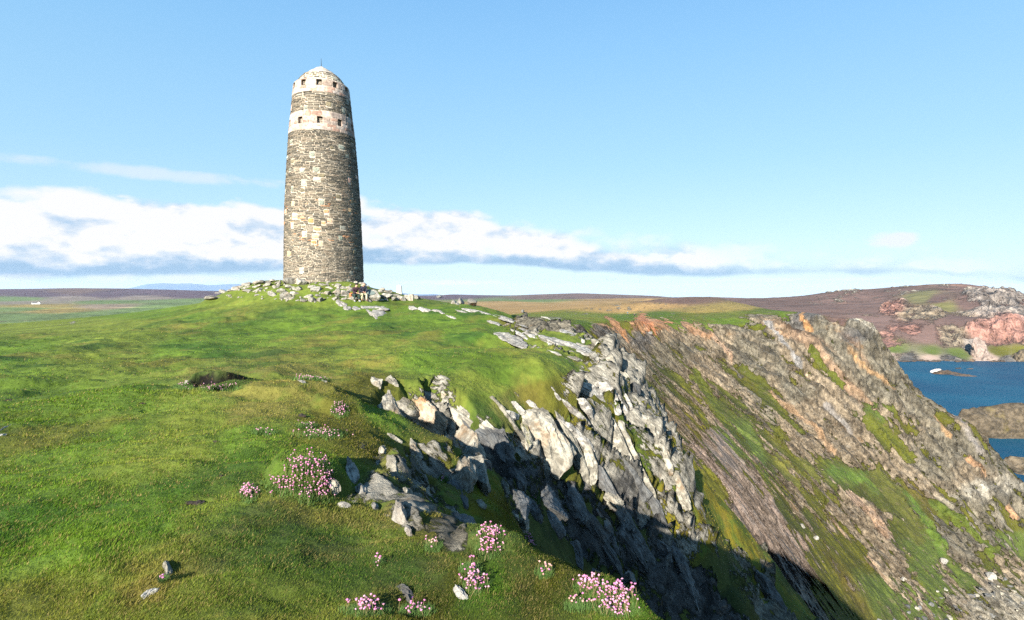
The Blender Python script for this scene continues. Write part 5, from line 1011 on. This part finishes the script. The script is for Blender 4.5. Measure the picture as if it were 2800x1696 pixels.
for a in [(845,1280,70,38,100,"dense pink thrift on the crown of the big green cushion",0),(893,1330,28,52,70,"pink thrift down the shaded right edge of the big green cushion",0),(775,1330,60,34,55,"loose pink thrift across the left flank of the big green cushion",0),(680,1352,28,26,60,"pale round clump of thrift at the left tip of the big cushion",1),(850,1345,50,40,40,"sparse thrift low on the front of the big green cushion",0),
          (1345,1465,42,26,70,"pink thrift arching over the top of the grassy ledge above the gully",0),(1340,1505,40,26,40,"looser thrift on the front of the grassy ledge above the gully",0),(1455,1485,22,42,55,"pink thrift on the shaded right edge of the grassy ledge",0),(1488,1570,24,18,16,"few reddish thrift heads on the dark lip between two flower ledges",2),
          (1685,1630,55,26,100,"thickest pink thrift clump at the bottom of the picture",0),(1610,1610,45,22,60,"pink thrift left of the thickest clump",0),(1690,1672,60,24,75,"pink thrift spilling below the thickest clump",1),(1590,1660,50,20,18,"scattered thrift in front of the left part of the thickest clump",2),
          (1300,1600,42,30,70,"violet-pink thrift in shade beside the white shard",0),(1285,1560,30,18,14,"few thrift heads in shade above the violet-pink clump",0),(1000,1675,70,18,60,"pink thrift on long stems along the bottom edge",0),(1140,1675,50,16,26,"sparse thrift at the bottom edge right of the long-stemmed clump",0),(1035,1545,12,10,10,"small tuft of pink thrift alone in the brown turf",0),(1185,1498,26,16,14,"small scatter of thrift on the brown slope near the shaded ledge",2),
          (850,1040,52,9,70,"pale pink thrift along the moss crest of the mound",1),(930,1125,26,22,60,"pale thrift edging the rocky lip right of the mound crest",1),(880,1190,80,14,60,"band of whitish thrift across the turf behind the big cushion",1),(600,1064,60,8,40,"pale thrift beside the eroded hollow",1),(720,1185,36,8,16,"thin scatter of white thrift in the turf left of the whitish band",1),(840,1168,30,8,14,"thin scatter of pale thrift above the whitish band",1),(500,1060,30,10,14,"few pale thrift heads on the shoulder left of the hollow",1),
          (1185,1145,20,8,20,"pink thrift deep in the dark hollow",0),(1465,1360,14,24,26,"purple thrift growing on the shaded rock face",0),(1212,1315,12,8,12,"tiny purple thrift tuft on the heath terrace stones",0),(445,1592,10,6,4,"two or three thrift heads in green turf at lower left",0)]: thrift(*a)

# --- turned-up soil patches and dark droppings in the turf
MSOIL = plain("dark_soil", (.035, .022, .014), 1., 0, .05, 40., .5)
for px, py, w, lab in [(530, 1375, 60, "largest dark scraped soil patch in the turf left of the flowers"), (822, 1138, 36, "dark soil patch on the turf near the rocky lip"), (590, 1208, 26, "small dark soil patch in the middle of the left turf"), (20, 1096, 30, "dark soil patch at the left edge below the plateau"), (605, 1302, 22, "small dark scrape with reddish stems above the largest patch"), (390, 1104, 20, "little dark scrape near the mound's left shoulder")]:
    c = hit(px, py); nseed[0] += 1; r = w*c.y/F_PX/2; P_, Fc = rock_shape(4, (r, r*.7, r*.22), nseed[0], cuts=6, rough=.30); me = npmesh("soil_patch", P_, None, Fc); o = link("soil_patch", me, MSOIL); o.location = c; props(o, lab, "soil patch")

# ============================================================ MEMORIAL STONE, PILLAR
c = hit(1008, 822); root = bpy.data.objects.new("memorial_stone", None); col.objects.link(root); root.location = (c.x, c.y+.3, c.z); props(root, "slanting pale memorial stone with an oval grey-green plaque beside the seated pair", "memorial stone")
P_, Fc = rock_shape(4, (.68, .20, .46), 5, cuts=0, rough=.03, sq=.32); tilt = Matrix.Rotation(R_(-48), 3, 'X'); yaw = Matrix.Rotation(R_(14), 3, 'Z'); P_[:, 0] += P_[:, 2]*-.45
Mx = np.array(yaw@tilt).T; me = npmesh("slab", P_@Mx+[0, 0, .42], None, Fc); link("slab", me, M_HEAP, root)
V = []; F = []; n = 40
for k, (s, d) in enumerate(((1.0, .0), (1.0, .05), (.88, .055), (.86, .03))):
    for i in range(n): a = 2*math.pi*i/n; xx, zz = .40*s*math.cos(a), .25*s*math.sin(a); v = np.array([xx-zz*.45, -.195-d, zz])@Mx+[0, 0, .42]; V.append(tuple(v))
for k in range(3): F += [(k*n+i, k*n+(i+1) % n, (k+1)*n+(i+1) % n, (k+1)*n+i) for i in range(n)]
F.append(tuple(3*n+i for i in range(n))); me = bpy.data.meshes.new("plaque"); me.from_pydata(V, [], F); me.update(); pl = link("plaque", me, plain("verdigris_bronze", (.17, .21, .19), .55, .3, .01, 40., .3), root)
px_, pz_ = hit(1092, 806), None; c = hit(1092, 807); V = []; F = []
def loft(name, secs, mat, parent=None):
    V = []; F = []; n = len(secs[0])
    for s in secs: V += [tuple(p) for p in s]
    for k in range(len(secs)-1): F += [(k*n+i, k*n+(i+1) % n, (k+1)*n+(i+1) % n, (k+1)*n+i) for i in range(n)]
    F += [tuple(range(n))[::-1], tuple((len(secs)-1)*n+i for i in range(n))]; me = bpy.data.meshes.new(name); me.from_pydata(V, [], F); me.update(); return link(name, me, mat, parent)
def sqr(r, z, q=.12):
    return [(r*sx*(1-q if k else 1), r*sy*(1 if k else 1-q), z) for (sx, sy, k) in ((1, -1, 0), (1, -1, 1), (-1, -1, 1), (-1, -1, 0), (-1, 1, 0), (-1, 1, 1), (1, 1, 1), (1, 1, 0))]
def sqr(r, z, q=.12): return [(r, -r*(1-q), z), (r, r*(1-q), z), (r*(1-q), r, z), (-r*(1-q), r, z), (-r, r*(1-q), z), (-r, -r*(1-q), z), (-r*(1-q), -r, z), (r*(1-q), -r, z)]
o = loft("survey_pillar", [sqr(.24, -.6), sqr(.235, 0), sqr(.19, .72), sqr(.155, .84), sqr(.15, .85)], plain("white_limewash", (.74, .71, .64), .85, 0, .02, 12., .08)); o.location = at(1092, 806.5, 48.5); props(o, "small whitewashed tapering pillar on the skyline right of the tower", "pillar")

# ============================================================ PEOPLE
def skin(name, nodes, edges, mat, parent, sub=2):
    me = bpy.data.meshes.new(name); bm = bmesh.new(); ly = bm.verts.layers.skin.verify()
    for i, n in enumerate(nodes): v = bm.verts.new(n[0]); v[ly].radius = (n[1], n[2] if len(n) > 2 else n[1]); v[ly].use_root = i == 0
    bm.verts.ensure_lookup_table()
    for a, b in edges: bm.edges.new((bm.verts[a], bm.verts[b]))
    bm.to_mesh(me); bm.free(); o = link(name, me, None, parent); m = o.modifiers.new("skin", 'SKIN'); m.use_smooth_shade = True; m.branch_smoothing = .3; s = o.modifiers.new("sub", 'SUBSURF'); s.levels = s.render_levels = sub; me.materials.append(mat); return o
MSKIN = plain("skin_tone", (.58, .33, .23), .6); MHAIR = plain("grey_hair", (.24, .22, .21), .8, 0, 0, 60., .4)
def person(loc, yaw, J, mats, label, hat=None, hair=None, sc=1.):
    "J: joints in metres, facing -Y"
    r = bpy.data.objects.new("person", None); col.objects.link(r); r.location = loc; r.rotation_euler = (0, 0, yaw); r.scale = (sc,)*3; props(r, label, "person")
    V = lambda k: tuple(J[k]); mixv = lambda a, b, t: tuple(Vector(J[a]).lerp(Vector(J[b]), t))
    nd = [(V('pelvis'), .13, .11), (mixv('pelvis', 'chest', .5), .125, .10), (V('chest'), .125, .09), (V('neck'), .058), (mixv('neck', 'head', .55), .085, .085), (V('head'), .134, .138), (V('crown'), .115, .118)]; J['_h'] = 1; ed = [(0, 1), (1, 2), (2, 3), (3, 4), (4, 5), (5, 6)]
    fwd = (Vector(J['face'])-Vector(J['head'])).normalized(); nd.append((tuple(Vector(J['head'])+fwd*.125-Vector((0, 0, .012))), .024)); ed.append((5, 7))
    for s in 'lr':
        b = len(nd); nd += [(V('sh'+s), .044), (V('el'+s), .040), (V('wr'+s), .026), (V('ha'+s), .034, .018)]; ed += [(2, b), (b, b+1), (b+1, b+2), (b+2, b+3)]
        h = Vector(J['ha'+s]); d = (h-Vector(J['wr'+s])).normalized(); sd_ = d.cross(Vector((0, 0, 1))).normalized(); dn = Vector((0, 0, -1))
        for k, (off, ln) in enumerate(((-.027, .062), (-.009, .072), (.009, .068), (.027, .052))):
            q = len(nd); nd += [(tuple(h+d*.03+sd_*off), .0095), (tuple(h+d*(.03+ln*.55)+sd_*off+dn*.008), .0085), (tuple(h+d*(.03+ln*.9)+sd_*off+dn*.03), .007)]; ed += [(b+3, q), (q, q+1), (q+1, q+2)]
        q = len(nd); t_ = sd_*(.035 if s == 'l' else -.035); nd += [(tuple(h+t_), .010), (tuple(h+t_*1.7+d*.03), .0085)]; ed += [(b+3, q), (q, q+1)]
        b = len(nd); nd += [(V('hp'+s), .085), (V('kn'+s), .058), (V('an'+s), .038), (V('to'+s), .036, .028)]; ed += [(0, b), (b, b+1), (b+1, b+2), (b+2, b+3)]
    skin("body", nd, ed, MSKIN, r)
    nd = [(V('pelvis'), .155, .13), (mixv('pelvis', 'chest', .5), .155, .125), (V('chest'), .20, .15), (mixv('chest', 'neck', .45), .165, .135), (mixv('chest', 'neck', .88), .085)]; ed = [(0, 1), (1, 2), (2, 3), (3, 4)]
    for s in 'lr': b = len(nd); nd += [(V('sh'+s), .092), (V('el'+s), .064), (mixv('el'+s, 'wr'+s, .92), .046)]; ed += [(3, b), (b, b+1), (b+1, b+2)]
    skin("jacket", nd, ed, mats[0], r)
    nd = [(tuple(Vector(J['pelvis'])-Vector((0, 0, .02))), .150, .13)]; ed = []
    for s in 'lr': b = len(nd); nd += [(V('hp'+s), .100), (V('kn'+s), .074), (mixv('kn'+s, 'an'+s, .9), .055)]; ed += [(0, b), (b, b+1), (b+1, b+2)]
    skin("trousers", nd, ed, mats[1], r)
    for s in 'lr': skin("boot", [(tuple(Vector(J['an'+s])+Vector((0, 0, .03))), .050), (tuple(Vector(J['an'+s])+Vector((0, 0, -.035))), .062), (mixv('an'+s, 'to'+s, .5), .060, .05), (tuple(Vector(J['to'+s])+(Vector(J['to'+s])-Vector(J['an'+s]))*.35+Vector((0, 0, .02))), .052, .040)], [(0, 1), (1, 2), (2, 3)], mats[2], r)
    Vh, Fh = ico(3); hd = Vector(J['head']); cr = (Vector(J['crown'])-hd).normalized(); back = -fwd
    msk = hat or hair
    if msk:
        keep = np.array([np.dot(v, cr)*1.0+np.dot(v, back)*.75 > (-.12 if hat else .05) for v in Vh]); P_ = Vh*[.114, .122, .122]; P_ = P_+np.array(hd+cr*.020+back*.010)
        fs = [tuple(f) for f in Fh if keep[f].all()]; me = bpy.data.meshes.new("hat" if hat else "hair"); me.from_pydata([tuple(p) for p in P_], [], fs); me.update()
        bmx = bmesh.new(); bmx.from_mesh(me); bmesh.ops.delete(bmx, geom=[v for v in bmx.verts if not v.link_faces], context='VERTS'); bmx.to_mesh(me); bmx.free(); me.shade_smooth()
        o = link("hat" if hat else "hair", me, msk, r); sm_ = o.modifiers.new("thick", 'SOLIDIFY'); sm_.thickness = .012; sm_.offset = 1
    # eyes
    up = cr; sdv = fwd.cross(up).normalized()
    for s in (-1, 1):
        P_ = Vh*.011+np.array(hd+fwd*.108+sdv*(s*.034)+up*.022); me = npmesh("eye", P_, None, Fh); link("eye", me, MEYE, r)
    return r
MEYE = plain("dark_eye", (.03, .02, .015), .3)
def sitting(bend=.25, turn=0., kneedrop=0, look=(0, -1, -.3), spread=.12, reach=.3):
    P_ = Vector((0, 0, .52)); ch = P_+Vector((0, -bend, .40)); nk = ch+Vector((0, -.05, .19)); hd = nk+Vector((0, -.05, .13)); lk = Vector(look).normalized(); cr = hd+(Vector((0, 0, 1))-lk*lk.z).normalized()*.075
    J = dict(pelvis=P_, chest=ch, neck=nk, head=hd, crown=cr, face=hd+lk)
    for s, q in (('l', -1), ('r', 1)):
        sh = ch+Vector((q*.20, 0, .09)); el = sh+Vector((q*.06, -.10, -.26)); wr = Vector((q*.07, el.y-.22, .66)); J['sh'+s] = sh; J['el'+s] = el; J['wr'+s] = wr; J['ha'+s] = wr+Vector((-q*.03, -.07, -.01))
        hp = P_+Vector((q*.10, -.02, -.03)); kn = hp+Vector((q*spread*.5, -.42, .04-kneedrop)); an = kn+Vector((0, .02-.05*q, -.44)); an.z = .09; J['hp'+s] = hp; J['kn'+s] = kn; J['an'+s] = an; J['to'+s] = an+Vector((q*.02, -.15, -.05))
    return J
def standing(stride=.1):
    J = dict(pelvis=Vector((0, 0, .93)), chest=Vector((0, -.02, 1.30)), neck=Vector((0, -.01, 1.50)), head=Vector((0, -.03, 1.62)), crown=Vector((0, -.02, 1.70)), face=Vector((0, -1, 1.6)))
    for s, q in (('l', -1), ('r', 1)):
        J['sh'+s] = Vector((q*.19, 0, 1.40)); J['el'+s] = Vector((q*.25, .03, 1.13)); J['wr'+s] = Vector((q*.24, -.08, .90)); J['ha'+s] = Vector((q*.24, -.10, .82))
        J['hp'+s] = Vector((q*.09, 0, .88)); J['kn'+s] = Vector((q*.10, -q*stride-.02, .49)); J['an'+s] = Vector((q*.10, -q*stride*1.6, .09)); J['to'+s] = J['an'+s]+Vector((0, -.15, -.05))
    return J
c = hit(973, 825); FY = c.y
maroon = plain("maroon_fleece", (.035, .012, .022), .9, 0, 0, 20., .4); dkgreen = plain("dark_green_cloth", (.012, .035, .030), .9); black = plain("black_knit", (.008, .008, .010), .9); navy = plain("navy_jacket", (.010, .011, .028), .8); khaki = plain("pale_cotton", (.50, .46, .30), .9, 0, 0, 8., .35); brownb = plain("brown_leather", (.10, .045, .03), .6); grey_s = plain("grey_shoe", (.30, .32, .36), .7)
s1 = bpy.data.objects; 
p1 = person((at(966, 824, FY)[0], FY+.35, c.z-.02), R_(38), sitting(.26, look=(.35, -1, -.75)), (maroon, dkgreen, grey_s), "seated person in black knit hat, maroon-black fleece and dark green trousers, hunched over their hands", hat=black)
p2 = person((at(986, 824, FY)[0], FY+.62, c.z+.04), R_(30), sitting(.14, look=(.9, -1, -.45)), (navy, khaki, brownb), "seated grey-haired person in navy jacket, pale trousers and brown boots beside the memorial stone", hair=MHAIR)
# the stones they sit on
for px, w, hh, yy, lab in ((961, .46, .23, .40, "low pale stone the person in the knit hat sits on"), (988, .44, .25, .68, "pale stone the grey-haired person sits on")):
    P_, Fc = rock_shape(4, (w, .34, hh), int(px), cuts=8, rough=.05, sq=.6); o = link("boulder", npmesh("boulder", P_, None, Fc), M_HEAP); o.location = (at(px, 824, FY)[0], FY+yy, c.z+.18); props(o, lab, "boulder")
# orange rucksack against the back of the left person
P_, Fc = rock_shape(4, (.14, .11, .22), 9, cuts=0, rough=.02, sq=.6); rs = bpy.data.objects.new("rucksack", None); col.objects.link(rs); rs.location = (at(955, 815, FY)[0], FY+.50, c.z+.42); rs.rotation_euler = (.2, 0, R_(38)); props(rs, "orange rucksack behind the person in the black knit hat", "rucksack")
mo_ = plain("orange_nylon", (.62, .16, .05), .6); link("bag", npmesh("bag", P_, None, Fc), mo_, rs); P_, Fc = rock_shape(3, (.10, .05, .09), 19, cuts=0, rough=.02, sq=.6); link("pocket", npmesh("pocket", P_+[0, .12, -.07], None, Fc), mo_, rs)
tube("strap", [(-.06, -.10, .17), (-.07, -.17, .05), (-.06, -.10, -.14)], .015, black, rs); tube("strap", [(.06, -.10, .17), (.07, -.17, .05), (.06, -.10, -.14)], .015, black, rs)
c = hit(1716, 863); person(c, R_(10), standing(), (plain("teal_anorak", (.05, .13, .16)), dkgreen, black), "distant walker standing on the far plateau, left of two", hair=MHAIR)
c = hit(1736, 864); person(c+Vector((0, 0, -.35)), R_(-60), sitting(.2), (navy, black, brownb), "distant walker crouched on the far plateau, right of two", hair=MHAIR)

# ============================================================ WHITE COTTAGE FAR OFF
def cottage():
    Yc = 1750; c = at(99, 833.5, Yc); z = gz(c[0], c[1]); r = bpy.data.objects.new("cottage", None); col.objects.link(r); r.location = (c[0], c[1], max(z, c[2]-2)); r.rotation_euler = (0, 0, R_(30)); props(r, "lone white cottage far off on the moor at the left", "cottage")
    wm = plain("white_harling", (.80, .79, .76), .9); rm = plain("slate_roof", (.10, .10, .11), .7); gm = plain("dark_glass", (.03, .035, .04), .2)
    def house(x0, x1, y0, y1, h, ridge, along_x=True):
        if along_x: secs = [[(x, y0, -3), (x, y1, -3), (x, y1, h), (x, (y0+y1)/2, ridge), (x, y0, h)] for x in (x0, x1)]
        else: secs = [[(x0, y, -3), (x1, y, -3), (x1, y, h), ((x0+x1)/2, y, ridge), (x0, y, h)] for y in (y0, y1)]
        loft("wall", secs, wm, r)
        e = .3; t_ = .18
        if along_x:
            for q in (y0-e, y1+e): ym = (y0+y1)/2; hh = h-(ridge-h)*e/((y1-y0)/2); rp = [[(x, q, hh+.03), (x, ym, ridge+.03), (x, ym, ridge+.03+t_), (x, q, hh+.03+t_)] for x in (x0+.02, x1-.02)]; loft("roof", rp, rm, r)
        else:
            for q in (x0-e, x1+e): xm = (x0+x1)/2; hh = h-(ridge-h)*e/((x1-x0)/2); rp = [[(q, y, hh+.03), (xm, y, ridge+.03), (xm, y, ridge+.03+t_), (q, y, hh+.03+t_)] for y in (y0+.02, y1-.02)]; loft("roof", rp, rm, r)
    house(-11, 6, -3.2, 3.2, 3.4, 5.6); house(4.2, 10.6, -4.6, 4.6, 4.2, 7.4, False)
    for x in (-10.4, 5.0): loft("chimney", [[(x-.4, -.4, 4.8), (x+.4, -.4, 4.8), (x+.4, .4, 4.8), (x-.4, .4, 4.8)], [(x-.4, -.4, 7.1), (x+.4, -.4, 7.1), (x+.4, .4, 7.1), (x-.4, .4, 7.1)]], wm, r)
    for x in (-9, -6, -1, 2): loft("window", [[(x-.5, -3.24, 1.2), (x+.5, -3.24, 1.2), (x+.5, -3.1, 1.2), (x-.5, -3.1, 1.2)], [(x-.5, -3.24, 2.5), (x+.5, -3.24, 2.5), (x+.5, -3.1, 2.5), (x-.5, -3.1, 2.5)]], gm, r)
    x = -3.5; loft("door", [[(x-.5, -3.24, 0), (x+.5, -3.24, 0), (x+.5, -3.1, 0), (x-.5, -3.1, 0)], [(x-.5, -3.24, 2.1), (x+.5, -3.24, 2.1), (x+.5, -3.1, 2.1), (x-.5, -3.1, 2.1)]], gm, r)
cottage()
# ============================================================ AIR between here and the far hills
bm = bmesh.new(); bmesh.ops.create_cube(bm, size=1.); bmesh.ops.scale(bm, vec=(64000, 64000, 1160), verts=bm.verts); bmesh.ops.translate(bm, vec=(0, 0, -420), verts=bm.verts)
me = bpy.data.meshes.new("haze"); bm.to_mesh(me); bm.free(); mh = bpy.data.materials.new("haze_air"); mh.use_nodes = True; nt = mh.node_tree; nt.nodes.clear()
ou = nt.nodes.new('ShaderNodeOutputMaterial'); pv = nt.nodes.new('ShaderNodeVolumePrincipled'); pv.inputs['Color'].default_value = (.62, .78, 1., 1); pv.inputs['Density'].default_value = 1.7e-5; pv.inputs['Anisotropy'].default_value = .0
nt.links.new(pv.outputs[0], ou.inputs['Volume']); props(link("haze", me, mh), "clear sea air that pales the distant hills", "haze", kind='stuff')
scene.cycles.volume_bounces = 0
# ============================================================ real-world albedo: the picture is exposed up, so every surface colour is taken down together
ALB = .74
for m in bpy.data.materials:
    if not m.use_nodes or m.name in ("sea", "haze_air"): continue
    for nd in list(m.node_tree.nodes):
        if nd.type in ('BSDF_PRINCIPLED', 'BSDF_DIFFUSE', 'BSDF_TRANSLUCENT'):
            s = nd.inputs[0]
            if s.is_linked:
                T_ = NT(m.node_tree); src = s.links[0].from_socket; T_.put(s, T_.mix(1., src, (ALB, ALB, ALB), 'MULTIPLY'))
            else: c = s.default_value; s.default_value = (c[0]*ALB, c[1]*ALB, c[2]*ALB, 1)
